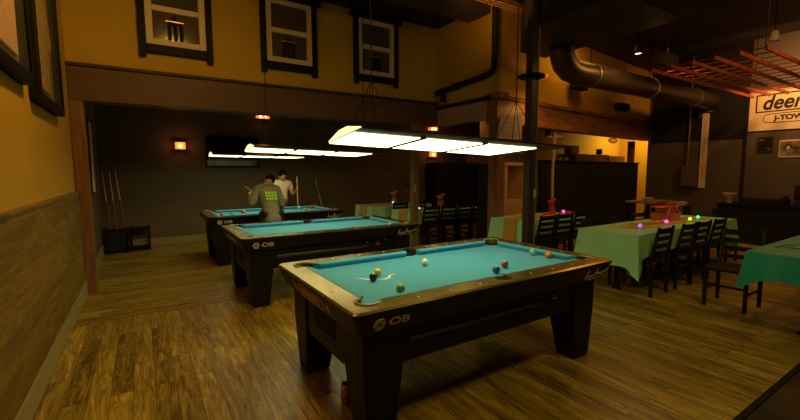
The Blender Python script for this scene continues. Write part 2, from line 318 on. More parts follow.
# ---------------------------------------------------------------- pool tables
a_, b_ = .944, .472
def rrect(hx, hy, r, z, n=6):
    P = []
    for cx, cy, s in ((hx-r, hy-r, 0), (-hx+r, hy-r, 1), (-hx+r, -hy+r, 2), (hx-r, -hy+r, 3)):
        for k in range(n+1):
            a = s*pi/2 + k/n*pi/2; P.append((cx+r*cos(a), cy+r*sin(a), z))
    return P
HX, HY = a_+.05+.15, b_+.05+.145
POCK = [(sx*(a_+.04), sy*(b_+.04), .062) for sx in (-1, 1) for sy in (-1, 1)] + [(0, sy*(b_+.075), .055) for sy in (-1, 1)]
def make_pool_table(label):
    t = thing('pool_table', label, 'pool table')
    # rail frame
    mb = MB().loft([rrect(HX-.05, HY-.05, .03, .655), rrect(HX-.004, HY-.004, .035, .775), rrect(HX, HY, .04, .79), rrect(HX-.012, HY-.012, .04, .80)])
    rail = mb.build('rail', m_rail, t)
    ic = MB().box(-a_-.05, a_+.05, -b_-.05, b_+.05, .5, 1).build('cutter', None)
    cut(rail, ic); drop(ic)
    rail.data.materials.append(m_body)
    for p in rail.data.polygons:
        if p.normal.z < .3: p.material_index = 1
    c = MB()
    for x, y, r in POCK: c.lathe([(r, .6), (r, 1.0)], (x, y, 0), 24)
    cc = c.build('cutter', None); cut(rail, cc)
    bed = MB().box(-a_-.05, a_+.05, -b_-.05, b_+.05, .70, .757).build('playing_bed', m_cloth, t); cut(bed, cc); drop(cc)
    # cushions
    def cushion(p0, p1, q0, q1, inward):
        # p: rail-side ends, q: nose ends (2-D)
        P0, P1, Q0, Q1 = map(Vector, (p0, p1, q0, q1)); iw = Vector(inward)*.018
        sec = lambda P, Q: [(P.x, P.y, .757), (P.x, P.y, .802), ((P*.5+Q*.5).x, (P*.5+Q*.5).y, .801), (Q.x, Q.y, .795), (Q.x, Q.y, .786), (Q.x-iw.x, Q.y-iw.y, .757)]
        return MB().loft([sec(P0, Q0), sec(P1, Q1)]).build('cushion', m_cloth, t)
    o = .05
    for sy in (-1, 1):
        for sx in (-1, 1):
            cushion((sx*.058, sy*(b_+o)), (sx*(a_-.035), sy*(b_+o)), (sx*.078, sy*b_), (sx*(a_-.085), sy*b_), (0, -sy))
    for sx in (-1, 1):
        cushion((sx*(a_+o), -(b_-.035)), (sx*(a_+o), b_-.035), (sx*a_, -(b_-.085)), (sx*a_, b_-.085), (-sx, 0))
    for i, (x, y, r) in enumerate(POCK):
        p = MB(); n = 20
        p.loft([[(x+q*cos(2*pi*k/n), y+q*sin(2*pi*k/n), z) for k in range(n)] for q, z in ((.002, .665), (r-.001, .668), (r-.001, .757 if i < 4 else .79), (r-.006, .757 if i < 4 else .79), (r-.008, .675), (.002, .672))], False)
        po = p.build('pocket', m_pocket, t, smooth=True)
        # metal / leather lip round the outer side
        d = math.atan2(y, x) if i >= 4 else math.atan2(math.copysign(1, y), math.copysign(1, x))
        half = 1.75 if i < 4 else 1.35
        pts = [(x+(r+.006)*cos(d+u), y+(r+.006)*sin(d+u), .801) for u in [(-half+2*half*k/16) for k in range(17)]]
        MB().tube(pts, [.004]+[.008]*15+[.004], 8).build('lip', m_lip if i < 4 else m_pocket, po, smooth=True)
    # sights
    for sy in (-1, 1):
        for sx in (-1, 1):
            for k in (1, 2, 3):
                x = sx*a_*k/4*1.0; y = sy*(b_+.125)
                MB().lathe([(.001, .8001), (.0075, .8005), (.0075, .802), (.001, .8022)], (x, y, 0), 10).build('rail_sight', m_pearl, t)
    for sx in (-1, 1):
        for k in (-1, 0, 1):
            MB().lathe([(.001, .8001), (.0075, .8005), (.0075, .802), (.001, .8022)], (sx*(a_+.125), k*b_/2, 0), 10).build('rail_sight', m_pearl, t)
    # cabinet
    bx, by = 1.03, .555
    cab = MB().box(-bx, bx, -by, by, .42, .70)
    cab.build('cabinet', m_body, t, .008)
    for sx in (-1, 1):     # arched end braces
        q = MB(); q.loft([[(sx*(bx-.05), y, z) for y, z in ((-.36, .42), (-.28, .36), (.28, .36), (.36, .42))], [(sx*(bx-.001), y, z) for y, z in ((-.36, .42), (-.28, .36), (.28, .36), (.36, .42))]])
        q.build('end_brace', m_body, t)
        MB().box(min(sx*bx, sx*(bx+.004)), max(sx*bx, sx*(bx+.004)), -.17, .17, .46, .60).build('ball_return', m_blackm, t)
    for sx in (-1, 1):
        for sy in (-1, 1):
            T = [(sx*.79, sy*.32), (sx*1.045, sy*.32), (sx*1.045, sy*.57), (sx*.79, sy*.57)]
            B = [(sx*.84, sy*.385), (sx*1.02, sy*.385), (sx*1.02, sy*.555), (sx*.84, sy*.555)]
            lg = MB().loft([[(x, y, .008) for x, y in B], [(x, y, .42) for x, y in T], [(x, y, .66) for x, y in T]]).build('leg', m_body, t, .008)
            MB().lathe([(.035, 0), (.035, .01)], (sx*.93, sy*.47, 0), 14).build('foot', m_black, lg)
    # window slot and fittings on the long sides
    for sy in (-1, 1):
        y = sy*(by+.001)
        MB().box(-.74, .42, min(y, y+sy*.006), max(y, y+sy*.006), .535, .565).build('side_slot', M('slot_varnish', (.10, .085, .05), .25, .3), t, .003)
        MB().box(.12, .3, min(y, y+sy*.008), max(y, y+sy*.008), .50, .52).build('coin_plate', m_body, t, .002)
        for x, z in ((.40, .60), (.55, .585), (.66, .62)): MB().ball((x, y+sy*.004, z), .009, 6).build('lock', m_brass, t)
        MB().box(.52, .585, min(y, y+sy*.01), max(y, y+sy*.01), .555, .568).build('coin_latch', m_brass, t)
    # printed marks: ring logo, letters, script, end badge
    ya = lambda z: -(HY-.004-.383*(.775-z))-.003
    xa = lambda z: -(HX-.004-.383*(.775-z))-.003
    lg = MB(); cz = .712; cx = -.985
    hexp = lambda r0, ph: [(cx+r0*cos(ph+k*pi/3), ya(cz+r0*sin(ph+k*pi/3)), cz+r0*sin(ph+k*pi/3)) for k in range(6)]
    for r0, ph in ((.036, 0), (.025, .35), (.014, .7)): lg.tube(hexp(r0, ph), .0028, 5, True)
    for p, q in zip(hexp(.036, 0), hexp(.014, .7)): lg.tube([p, q], .0022, 5)
    lg.build('ring_logo', m_line, t)
    text('letters', 'OB', m_line, .066, (-.862, ya(cz), cz), (R(111), 0, 0), t, .001, 0, 1.45, bold=.0008)
    scr = [(0, .0), (.012, .05), (.018, .09), (.012, .04), (.02, .012), (.035, .03), (.045, .012), (.05, .035), (.06, .012), (.075, .035), (.07, .012), (.085, .03), (.10, .015), (.12, .07), (.115, .10), (.13, .03), (.14, .06), (.15, .025), (.165, .045), (.175, .025), (.19, .05), (.2, .03), (.215, .05), (.235, .045), (.26, .075)]
    P = lambda x, z: (x, ya(z), z)
    sg = MB().tube([P(.82+x*1.05, .672+z*.85) for x, z in scr], .003, 5)
    sg.tube([P(.86, .662), P(.95, .668), P(1.05, .682)], .0028, 5)
    sg.build('script', m_line, t)
    tl = Matrix.Rotation(R(-90), 4, 'Z') @ Matrix.Rotation(R(111), 4, 'X')
    text('end_name', 'DIAMOND', m_gold, .072, (xa(.715), 0, .715), tl.to_euler(), t, .001, 0, .95, bold=.0014)
    bd = MB(); n = 28; pw = lambda v, e: abs(v)**e*math.copysign(1, v)
    bd.tube([(xa(.715+.043*pw(sin(2*pi*k/n), .6)), .22*pw(cos(2*pi*k/n), .6), .715+.043*pw(sin(2*pi*k/n), .6)) for k in range(n)], .003, 5, True)
    bd.build('end_badge', m_gold, t)
    for y in (-.29, .29):
        q = [(y-.016, .715), (y, .75), (y+.016, .715), (y, .68)]
        MB().loft([[(xa(z)+dx, yy, z) for yy, z in q] for dx in (-.002, .003)]).build('badge_diamond', m_gold, t)
    return t
T1 = make_pool_table('black pool table with bright blue cloth, largest and closest to the camera')
T2 = copy_tree(T1); T3 = copy_tree(T1)
T2['label'] = 'black pool table with blue cloth, between the closest table and the two players'
T3['label'] = 'black pool table with blue cloth where the two players stand'
C1, C2, C3 = (1.975, 2.385), (1.975, 5.04), (1.975, 7.42)
for T, c in ((T1, C1), (T2, C2), (T3, C3)):
    T.location = (*c, 0); T['group'] = 'pool tables'
# cloth marking on the first table
mk = MB()
mk.tube([(1.35, 2.36, .7575), (1.38, 2.345, .758), (1.43, 2.37, .758), (1.455, 2.41, .758), (1.485, 2.42, .758), (1.52, 2.44, .7575)], [.004, .010, .009, .009, .007, .002], 8)
mk.tube([(1.31, 2.37, .758), (1.27, 2.41, .758), (1.245, 2.45, .7575), (1.225, 2.47, .7575)], [.009, .010, .007, .002], 8)
for v in mk.bm.verts: v.co.z = .757 + (v.co.z-.7575)*.15 + .0008
for v in mk.bm.verts: v.co -= Vector((C1[0], C1[1], 0))
mk.build('cloth_mark', m_white, T1)

def ball_mat(n, c, stripe=None):
    return M(n, c, .12, coat=.5)
def ball(x, y, mat, label, stripe=None):
    t = thing('billiard_ball', label, 'billiard ball', (x, y, .7575), random.uniform(0, 6), 'billiard balls on the pool tables')
    MB().ball((0, 0, .0286), .0286, 14).build('sphere', mat, t, smooth=True)
    if stripe:
        n = 28; MB().loft([[(.0288*cos(a)*cos(2*pi*k/n), .0288*cos(a)*sin(2*pi*k/n), .0286+.0288*sin(a)) for k in range(n)] for a in (-.4, -.2, 0, .2, .4)], False).build('stripe', stripe, t, smooth=True)
        t.rotation_euler = (.0, 0, 0)
    else:
        MB().lathe([(.001, .0570), (.009, .0560), (.009, .0562), (.001, .0574)], (0, 0, 0), 12).build('number_spot', m_white, t)
    return t
bw = ball_mat('ball_white', (.85, .82, .66)); by_ = ball_mat('ball_yellow', (.85, .55, .06)); bk = ball_mat('ball_black', (.01, .01, .01)); bg = ball_mat('ball_green', (.10, .30, .02))
bb = ball_mat('ball_blue', (.01, .10, .32)); br_ = ball_mat('ball_maroon', (.40, .08, .10)); bo = ball_mat('ball_orange', (.9, .22, .02)); bm_ = ball_mat('ball_mint', (.25, .65, .30)); brd = ball_mat('ball_red', (.7, .05, .03))
ball(1.29, 2.01, bg, 'dark green billiard ball near the long rail of the closest table')
ball(1.285, 2.345, bk, 'black billiard ball touching the yellow one on the closest table')
ball(1.375, 2.44, by_, 'yellow billiard ball behind the black one on the closest table')
ball(1.84, 2.51, bw, 'white cue ball alone mid table on the closest table')
ball(2.13, 2.03, bb, 'dark blue billiard ball beside the side pocket of the closest table')
ball(2.31, 2.115, br_, 'maroon billiard ball just behind the blue one on the closest table')
ball(2.86, 2.30, bm_, 'mint green billiard ball at the far short cushion')
ball(2.88, 2.15, bo, 'orange billiard ball at the far short cushion of the closest table')
ball(2.80, 4.62, M('ball_lime', (.45, .65, .03), .15), 'lime green billiard ball on the middle table')
ball(1.28, 7.40, bm_, 'pale green billiard ball left of the hooded player on the far table')
ball(1.52, 7.55, bo, 'orange billiard ball beside the hooded player on the far table')
ball(1.10, 7.28, brd, 'dark red billiard ball by the left end of the far table')
ball(1.50, 7.64, bb, 'dark blue billiard ball behind the orange one on the far table')
ball(2.60, 7.40, by_, 'yellow billiard ball right of the players on the far table')
ball(2.86, 7.78, brd, 'bright red billiard ball at the far right of the far table')
ball(2.62, 7.84, bw, 'white cue ball near the player in the pale shirt')

# ---------------------------------------------------------------- pool table lamps
def make_lamp(label):
    t = thing('pool_table_lamp', label, 'ceiling lamp')
    L, W, H = .87, .40, .058
    MB().loft([[(x, -W, .004), (x, W, .004), (x, W, .012), (x, .1, H), (x, -.1, H), (x, -W, .012)] for x in (-L+.006, L)]).build('housing', m_lampmetal, t)
    MB().loft([[(x, -W+.01, .005), (x, W-.01, .005), (x, W-.01, .011), (x, .1, H-.002), (x, -.1, H-.002), (x, -W+.01, .011)] for x in (-L, -L+.005)]).build('end_cap', m_endcap, t)
    MB().box(-L, L, -W, W, -.002, .0035).build('bottom_frame', m_lampmetal, t, .002)
    w = (2*L-.28)/3
    for k in range(3):
        x = -L+.008+k*(w+.042)
        MB().box(x, x+w, -W+.17, W-.012, -.006, -.0022).build('diffuser', m_panel, t)
        if k: MB().box(x-.042, x, -W+.16, W-.008, -.009, -.0022).build('divider', m_blackm, t)
    return t
LAMP = make_lamp('long three-panel lamp hanging over the closest pool table')
def hang(o, loc, rot):
    o.location = loc; o.rotation_euler = rot
def cords(root, z):
    rm = root.rotation_euler.to_matrix().inverted()
    for sx in (-1, 1):
        c = MB(); k = Vector((sx*.66, 0, .42))
        top = rm @ (Vector((0, 0, z-root.location.z)) + root.rotation_euler.to_matrix() @ Vector((sx*.66, 0, 0)))
        c.tube([k, top], .005, 6)
        for dx, dy in ((-.12, -.2), (.12, -.2), (-.12, .2), (.12, .2)): c.tube([(sx*.66+dx, dy, .012 if abs(dy) > .15 else .04), k], .003, 6)
        c.build('cord', m_black, root)
L2 = copy_tree(LAMP); L3 = copy_tree(LAMP)
hang(LAMP, (2.06, 2.49, 1.705), (-.049, .046, -.145)); hang(L2, (1.99, 5.12, 1.755), (-.022, .027, -.078)); hang(L3, (1.87, 7.50, 1.775), (.004, .01, -.06))
L2['label'] = 'long three-panel lamp hanging over the middle pool table'; L3['label'] = 'long three-panel lamp hanging over the far pool table by the players'
cords(LAMP, 4.3); cords(L2, 4.3); cords(L3, 2.9)
for o in (LAMP, L2, L3): o['group'] = 'lamps over the pool tables'

# ---------------------------------------------------------------- ladder-back chairs
def make_chair():
    t = thing('dining_chair', '', 'chair')
    for s in (-1, 1):
        MB().loft([[(s*.19+i*.016, -.20+j*.018, .0) for i, j in ((-1,-1),(1,-1),(1,1),(-1,1))], [(s*.19+i*.018, -.185+j*.018, .45) for i, j in ((-1,-1),(1,-1),(1,1),(-1,1))], [(s*.175+i*.015, -.25+j*.013, .88) for i, j in ((-1,-1),(1,-1),(1,1),(-1,1))]]).build('back_post', m_chair, t, .004)
        MB().bar((s*.18, .19, 0), (s*.18, .19, .43), .034, .034).build('leg', m_chair, t, .004)
        MB().bar((s*.185, -.18, .2), (s*.18, .18, .2), .018, .026).build('stretcher', m_chair, t)
    MB().box(-.2, .2, -.2, .215, .425, .47).build('seat', m_chair, t, .012, seg=3)
    MB().bar((-.18, .19, .26), (.18, .19, .26), .018, .026).build('stretcher', m_chair, t)
    for k, z in enumerate((.55, .645, .74, .835)):
        f = (z-.45)/.43; y = -.185-.065*f; h = .030 if k < 3 else .038
        n = 8; lo = []
        for i in range(n+1):
            u = -1+2*i/n; x = u*.178; yy = y-.018*(1-u*u)
            lo.append([(x, yy-.008, z-h), (x, yy+.008, z-h), (x, yy+.008, z+h*.7), (x, yy-.008, z+h*.7)])
        MB().loft(lo).build('slat', m_chair, t)
    return t
CH = [None]
GC = 'ladder-back chairs at the party tables'
def chair(x, y, rz, label):
    if CH[0] is None: c = CH[0] = make_chair()
    else: c = copy_tree(CH[0])
    c.location = (x, y, 0); c.scale = (1, 1, .955); c.rotation_euler = (0, 0, rz); c['label'] = label; c['group'] = GC
    return c

# ---------------------------------------------------------------- party tables with cloths
def party_table(x0, x1, y0, y1, name, mat, drop_=.40, corner=.13, z=.74):
    if 'slim' in name: z = .71
    cx, cy = (x0+x1)/2, (y0+y1)/2; hx, hy = (x1-x0)/2, (y1-y0)/2
    t = thing('folding_table', 'folding table under the ' + name.split(',')[0], 'table', (cx, cy, 0))
    MB().box(-hx, hx, -hy, hy, z-.04, z-.003).build('table_top', m_black, t)
    for sx in (-1, 1): MB().tube([(sx*(hx-.25), 0, 0), (sx*(hx-.25), 0, .012), (sx*(hx-.25), 0, .013), (sx*(hx-.25), 0, z-.04)], [.05, .05, .022, .022], 12).build('leg', m_black, t)
    # cloth
    P = []; N = []; C = []
    st = .04
    D = []
    def side(a, b, n):
        L = (Vector(b)-Vector(a)).length; k = max(4, int(L/st))
        for i in range(k):
            u = i/k; p = Vector(a).lerp(Vector(b), u); P.append(p); N.append(Vector(n)); C.append(min(u, 1-u)*L); D.append(drop_ if abs(n[0]) > .5 else min(drop_, .245 if z > .72 else .215))
    e = .004; ax, ay = hx+e, hy+e
    side((-ax, -ay), (ax, -ay), (0, -1)); side((ax, -ay), (ax, ay), (1, 0)); side((ax, ay), (-ax, ay), (0, 1)); side((-ax, ay), (-ax, -ay), (-1, 0))
    n = len(P); rows = 7; mb = MB(); loops = []
    ph = random.uniform(0, 6)
    for r in range(rows+1):
        f = r/rows; l = []
        for i in range(n):
            c = C[i]; nn = N[i]
            if c < 1e-6: nn = (N[i]+N[i-1]).normalized()
            dz = D[i] + (max(D)-D[i])*math.exp(-c/.05) + corner*math.exp(-c/.07) + .006*sin(i*.9+ph)
            w = f*(.012+.014*sin(i*.75+ph)+.010*sin(i*.31)) + f*.07*math.exp(-(c/.05)**2) + .003
            p = P[i]+nn*w
            l.append((p.x, p.y, z+.003-dz*f*(1 if f > 0 else 0)))
        loops.append(l)
    mb.loft(loops, False)
    v = [mb.bm.verts.new((p[0], p[1], z+.003)) for p in loops[0]]; mb.bm.faces.new(v)
    o = mb.build('tablecloth', mat, None, smooth=True); o.location = (cx, cy, 0)
    tag(o, name, 'tablecloth', 'cloths on the party tables')
    return o
def runner(x0, x1, yc, w, drop_, label, mat=None, z=.7455):
    # along X, hanging over the near-left end face
    m = MB(); h = w/2
    prof = [(x0-.055, z-drop_), (x0-.016, z-.02), (x0-.004, z+.002), (x0+.02, z+.003), (x1, z+.003)]
    if not drop_: prof = [(x0, z+.003), (x1, z+.003)]
    m.loft([[(x, yc-h, zz), (x, yc+h, zz), (x-.003 if drop_ and i < 3 else x, yc+h, zz+(.003 if i >= 3 or not drop_ else 0)), (x-.003 if drop_ and i < 3 else x, yc-h, zz+(.003 if i >= 3 or not drop_ else 0))] for i, (x, zz) in enumerate(prof)])
    o = m.build('table_runner', mat or m_run); tag(o, label, 'table runner', 'runners on the party tables'); return o
TB = dict(g1=(4.84, 7.75, 2.40, 3.15), g2=(4.82, 6.35, 4.05, 4.72), g3=(4.36, 6.4, 6.36, 7.08), g4=(4.12, 5.7, 7.55, 8.3), teal=(4.76, 7.2, .62, 1.37))
party_table(*TB['g1'], 'long mint tablecloth with pointed corner hanging low, right of the closest pool table', m_mint)
party_table(*TB['g2'], 'mint tablecloth with pink and yellow streamers, behind the steel post', m_mint)
party_table(*TB['g3'], 'mint tablecloth on the table behind the slim post', m_mint)
party_table(*TB['g4'], 'mint tablecloth on the farthest table, against the back wall', m_mint)
party_table(*TB['teal'], 'dark teal tablecloth at the right edge of the picture', m_teal, .24, .12)
runner(5.35, 7.4, 2.78, .28, 0, 'orange runner lying along the long mint table', z=.7415)
runner(4.355, 5.9, 6.66, .30, .34, 'ochre runner hanging over the left end of the table behind the slim post', z=.7155)
runner(4.115, 5.4, 7.9, .32, .34, 'ochre runner hanging over the left end of the farthest table')
runner(4.815, 6.2, 4.30, .24, .34, 'ochre runner hanging over the table end beside the timber post')
runner(5.3, 7.0, 1.0, .35, 0, 'orange runner lying along the teal table', z=.7415)

nm = ['first', 'second', 'third', 'fourth']
for k, x in enumerate((5.18, 5.80, 6.24, 6.75)):
    chair(x, 2.50, 0, 'black ladder-back chair, near side of long mint table, %s from its left end' % nm[k])
for k, x in enumerate((5.3, 6.0, 6.65)):
    chair(x, 3.06, pi, 'black ladder-back chair, far side of long mint table, %s from its left end' % nm[k])
for k, x in enumerate((5.14, 5.56, 6.0)):
    chair(x, 4.10, 0, 'black ladder-back chair before the streamer table, %s right of the steel post' % nm[k])
for k, x in enumerate((4.70, 5.13, 5.55, 5.97)):
    chair(x, 6.42, 0, 'black ladder-back chair facing the slim-post table, %s from the slim post' % nm[k])
chair(4.75, 7.62, 0, 'black ladder-back chair at the farthest table, left one of two')
chair(5.25, 7.62, 0, 'black ladder-back chair at the farthest table, right one of two')
chair(5.42, 1.67, pi/2, 'black ladder-back chair standing free beside the teal tablecloth corner')
chair(8.02, 2.70, pi/2, 'black ladder-back chair at the right end of the long mint table')

# ---------------------------------------------------------------- posts, pipes, ducts, ceiling kit
t = thing('steel_column', 'dark steel column behind the closest pool table, with pale switch plate', 'column', (4.48, 3.70, 0))
MB().box(-.055, .055, -.055, .055, 0, 4.3).build('shaft', m_post, t, .006)
MB().box(-.10, .10, -.10, .10, 0, .015).build('base_plate', m_post, t)
MB().tube([(.085, -.04, .3), (.085, -.04, 4.3)], .012).build('conduit', M('conduit_grey', (.32, .27, .22), .4, .4), t)
MB().box(.02, .065, -.075, -.066, 1.13, 1.25).build('switch_plate', M('pale_switch', (.45, .55, .35), .5), t)
t = thing('round_speaker', 'dark round ceiling light fitting with tiny red lamp on the steel column', 'fitting', (4.48, 3.70, 2.73))
MB().lathe([(.10, 0), (.16, .01), (.19, .03), (.16, .05), (.08, .065)], (0, 0, 0), 28).build('disc', m_black, t, smooth=True)
MB().ball((.10, -.165, .02), .012, 6).build('red_lamp', M('red_indicator', (1, .05, .02), .3, emit=(1, .03, .01), es=5), t)
t = thing('slim_post', 'slim square post right of the middle pool table, with pale switch plate', 'post', (4.25, 6.13, 0))
MB().box(-.06, .06, -.06, .06, 0, 2.40).build('shaft', M('slim_post_paint', (.20, .14, .06), .5), t, .006)
MB().box(-.058, -.02, -.07, -.061, 1.12, 1.25).build('switch_plate', M('pale_switch2', (.45, .50, .33), .5), t)
t = thing('wall_pipe', 'dark drain pipe with elbow on the upper yellow wall corner', 'pipe', (4.79, 0, 0))
pp = [(0, 6.15, 2.965), (0, 5.6, 3.0), (0, 5.0, 3.03), (0, 4.82, 3.045), (0, 4.73, 3.08), (0, 4.69, 3.16), (0, 4.69, 3.4), (0, 4.69, 3.9), (0, 4.69, 4.3)]
MB().tube(pp, .05, 12).build('pipe_run', m_blackm, t, smooth=True)
for p, q in (((0, 5.55, 3.003), (0, 5.65, 2.997)), ((0, 6.0, 2.974), (0, 6.15, 2.965))): MB().tube([p, q], .065, 12).build('collar', m_blackm, t)
MB().box(-.03, .065, 5.95, 6.02, 2.78, 2.93).build('pipe_bracket', m_blackm, t)
t = thing('box_duct', 'wide dark rectangular air duct crossing the ceiling above the steel column', 'duct', (5.2, 0, 3.42))
MB().prism([(-.69, -2.9), (.73, -2.9), (.73, 4.62), (.1, 4.62), (-.69, 3.85)], 0, .55).build('duct_body', m_duct, t, .01)
for k in range(8): MB().box(-.70, .745, -2.6+k*.85, -2.56+k*.85, -.010, .56).build('seam_rib', m_duct, t)
for y in (-1, 1.5, 4): MB().box(-.1, -.07, y, y+.03, .55, .88).build('duct_hanger', m_steel, t)
t = thing('round_duct', 'long round metal air duct below the ceiling near the ochre wall', 'duct', (0, 4.12, 3.10))
MB().tube([(5.68, 0, .318), (5.70, 0, .22), (5.76, 0, .10), (5.90, 0, .02), (6.08, 0, 0), (8, 0, 0), (11.28, 0, 0)], .19, 28).build('duct_body', m_rduct, t, smooth=True)
for x in (6.45, 8.4, 10.3): MB().tube([(x, 0, 0), (x+.05, 0, 0)], .20, 28).build('strap', m_steel, t)
for x in (6.47, 8.42, 10.32): MB().tube([(x, .0, .19), (x, 0, 1.20)], .008).build('hanger_rod', m_black, t)
for x, l in ((7.3, 'black track speaker on the ochre wall, nearer the steel column'), (9.3, 'black track speaker on the ochre wall, farther from the steel column')):
    y = A0[1] + (x-A0[0])*math.tan(ang) - .004
    t = thing('wall_speaker', l, 'speaker', (x, y, 2.86+ (.0 if x > 8 else .22)), ang, 'speakers on the ochre wall')
    MB().box(-.22, .22, -.22, -.05, 0, .16).build('speaker_body', m_blackm, t, .02)
    MB().box(-.05, .05, -.06, 0, .05, .11).build('mount', m_blackm, t)
m_copper = M('copper_conduit', (.85, .42, .16), .35, .2)
for k in range(3):
    t = thing('ceiling_conduit', 'thin copper-toned conduit under the ceiling, ' + ('lowest', 'middle', 'highest')[k] + ' of three', 'pipe', (0, 4.44+k*.10, 4.0+k*.02), 0, 'conduits under the ceiling')
    MB().tube([(3.4, 0, 0), (7.2, 0, 0)], .011, 8).build('run', m_copper, t)
    MB().box(4.5, 4.53, -.02, .02, -.015, .30-k*.02).build('clip', m_steel, t)
t = thing('slatted_canopy', 'red-lit slatted canopy hanging from the ceiling above the long mint table', 'canopy', (6.55, 0, 3.0))
m_red = M('red_lit_slat_wood', (.34, .060, .020), .5, noise=.2)  # red light on the canopy is put into the slat colour
for k in range(6): MB().box(0, 4.2, 1.86+k*.266-.012, 1.86+k*.266+.012, -.022, .03).build('long_slat', m_red, t)
for k in range(13): MB().box(.15+k*.31, .165+k*.31, 1.88, 3.18, .031, .045).build('cross_slat', m_red, t)
for x in (.3, 3.9):
    for y in (1.95, 3.1): MB().tube([(x, y, .05), (x, y, 1.3)], .006).build('hanger_wire', m_black, t)
def spotlight(x, y, z, label, lit):
    t = thing('ceiling_spotlight', label, 'spotlight', (x, y, z), 0, 'ceiling spotlights')
    MB().lathe([(.03, .16), (.055, .13), (.07, .02), (.07, 0), (.058, 0), (.05, .05), (.02, .10)], (0, 0, 0), 20).build('can', m_black if lit else m_cream, t, smooth=True)
    MB().lathe([(.001, .03), (.052, .03), (.052, .036), (.001, .036)], (0, 0, -.02), 16).build('bulb', m_bulb if lit else m_white, t)
    MB().tube([(0, 0, .14), (0, 0, 4.3-z)], .01).build('stem', m_black, t)
spotlight(7.32, 3.79, 3.5, 'small lit spotlight near the round metal duct', True)
spotlight(8.6, 2.35, 3.55, 'small unlit pale spotlight above the slatted canopy', False)

# ---------------------------------------------------------------- right wall pieces
RX = 11.3
t = thing('wall_sign', 'large pale sign with black word and outline on the charcoal right wall', 'sign', (RX, 2.55, 2.34))
MB().box(-.03, 0, -.80, .85, 0, .84).build('board', M('sign_board', (.80, .68, .50), .6), t, .004)
m_ink = M('sign_ink', (.012, .01, .01), .6)
RW = (Matrix.Rotation(R(-90), 4, 'Z') @ Matrix.Rotation(R(90), 4, 'X')).to_euler()
b = MB()
def outline(y0, y1, z0, z1, w): b.box(-.036, -.031, y0, y1, z0, z0+w).box(-.036, -.031, y0, y1, z1-w, z1).box(-.036, -.031, y0, y0+w, z0+w, z1-w).box(-.036, -.031, y1-w, y1, z0+w, z1-w)
outline(-.66, .74, .385, .76, .024); b.build('outline', m_ink, t)
text('lettering', 'deer', m_ink, .40, (-.032, .64, .565), RW, t, .003, .25, .84, 'LEFT', bold=.010)
text('small_lettering', 'J-TOWN', m_ink, .135, (-.032, .42, .25), RW, t, .003, 0, 1.1, 'LEFT', bold=.006)
n = 32; MB().tube([(-.033, .06+.54*abs(cos(2*pi*k/n))**.4*math.copysign(1, cos(2*pi*k/n)), .25+.095*abs(sin(2*pi*k/n))**.4*math.copysign(1, sin(2*pi*k/n))) for k in range(n)], .006, 5, True).build('oval_outline', m_ink, t)
t = thing('framed_notice', 'small black framed notice below the pale sign, left one', 'picture frame', (RX, 3.09, 1.88))
MB().box(-.025, 0, -.14, .14, 0, .34).build('frame', M('brown_frame', (.10, .05, .02), .4), t, .004)
MB().box(-.028, -.0251, -.115, .115, .025, .315).build('notice', m_blackm, t)
MB().box(-.03, -.0281, .02, .10, .25, .27).box(-.03, -.0281, -.09, -.04, .06, .08).build('notice_print', M('print_tan', (.35, .22, .1), .6), t)
t = thing('framed_photograph', 'framed black and white portrait photograph below the pale sign', 'picture frame', (RX, 2.66, 1.76))
MB().box(-.02, 0, -.20, .20, 0, .36).build('mount', M('photo_mount', (.75, .62, .45), .6), t, .003)
MB().box(-.023, -.0201, -.185, .185, .03, .33).build('photo', M('photo_grey', (.20, .16, .12), .6, noise=.9, nscale=7), t)
MB().loft([[(x, .06+.055*cos(k*pi/8), .215+.06*sin(k*pi/8)) for k in range(16)] for x in (-.0245, -.0231)]).build('portrait_hair', m_ink, t); MB().loft([[(x, .055+.030*cos(k*pi/8), .20+.040*sin(k*pi/8)) for k in range(16)] for x in (-.0262, -.0246)]).build('portrait_face', M('photo_face', (.7, .55, .42), .7), t)
t = thing('electrical_box', 'grey electrical box with conduit on the dark right wall', 'electrical box', (RX-.012, 4.46, 1.10))
MB().box(-.10, 0, -.17, .17, 0, .52).build('box_body', M('grey_enamel', (.13, .10, .075), .5, .2), t, .006)
MB().box(-.108, -.101, -.15, .15, .02, .50).build('door', M('grey_enamel_door', (.15, .11, .08), .5, .2), t, .004)
MB().tube([(-.04, .05, .52), (-.04, .05, 2.2), (-.04, .05, 3.1)], .016).build('conduit', m_steel, t)
t = thing('tall_banner', 'tall narrow pale banner with lettering beside the electrical box', 'banner', (RX-.012, 4.20, 1.08))
MB().box(-.03, 0, -.065, .065, 0, 1.76).build('strip', M('banner_pale', (.80, .62, .45), .7), t)
MB().tube([(-.031, .022*sin(i*1.7)+.012*sin(i*3.1), .25+i*.028) for i in range(48)], .004, 4).build('script_marks', M('banner_ink', (.25, .12, .07), .6), t)
MB().box(-.06, .0, -.12, .12, 1.77, 1.81).box(-.06, .0, .10, .12, 1.66, 1.77).build('bracket', M('bracket_dark', (.16, .10, .06), .5), t)

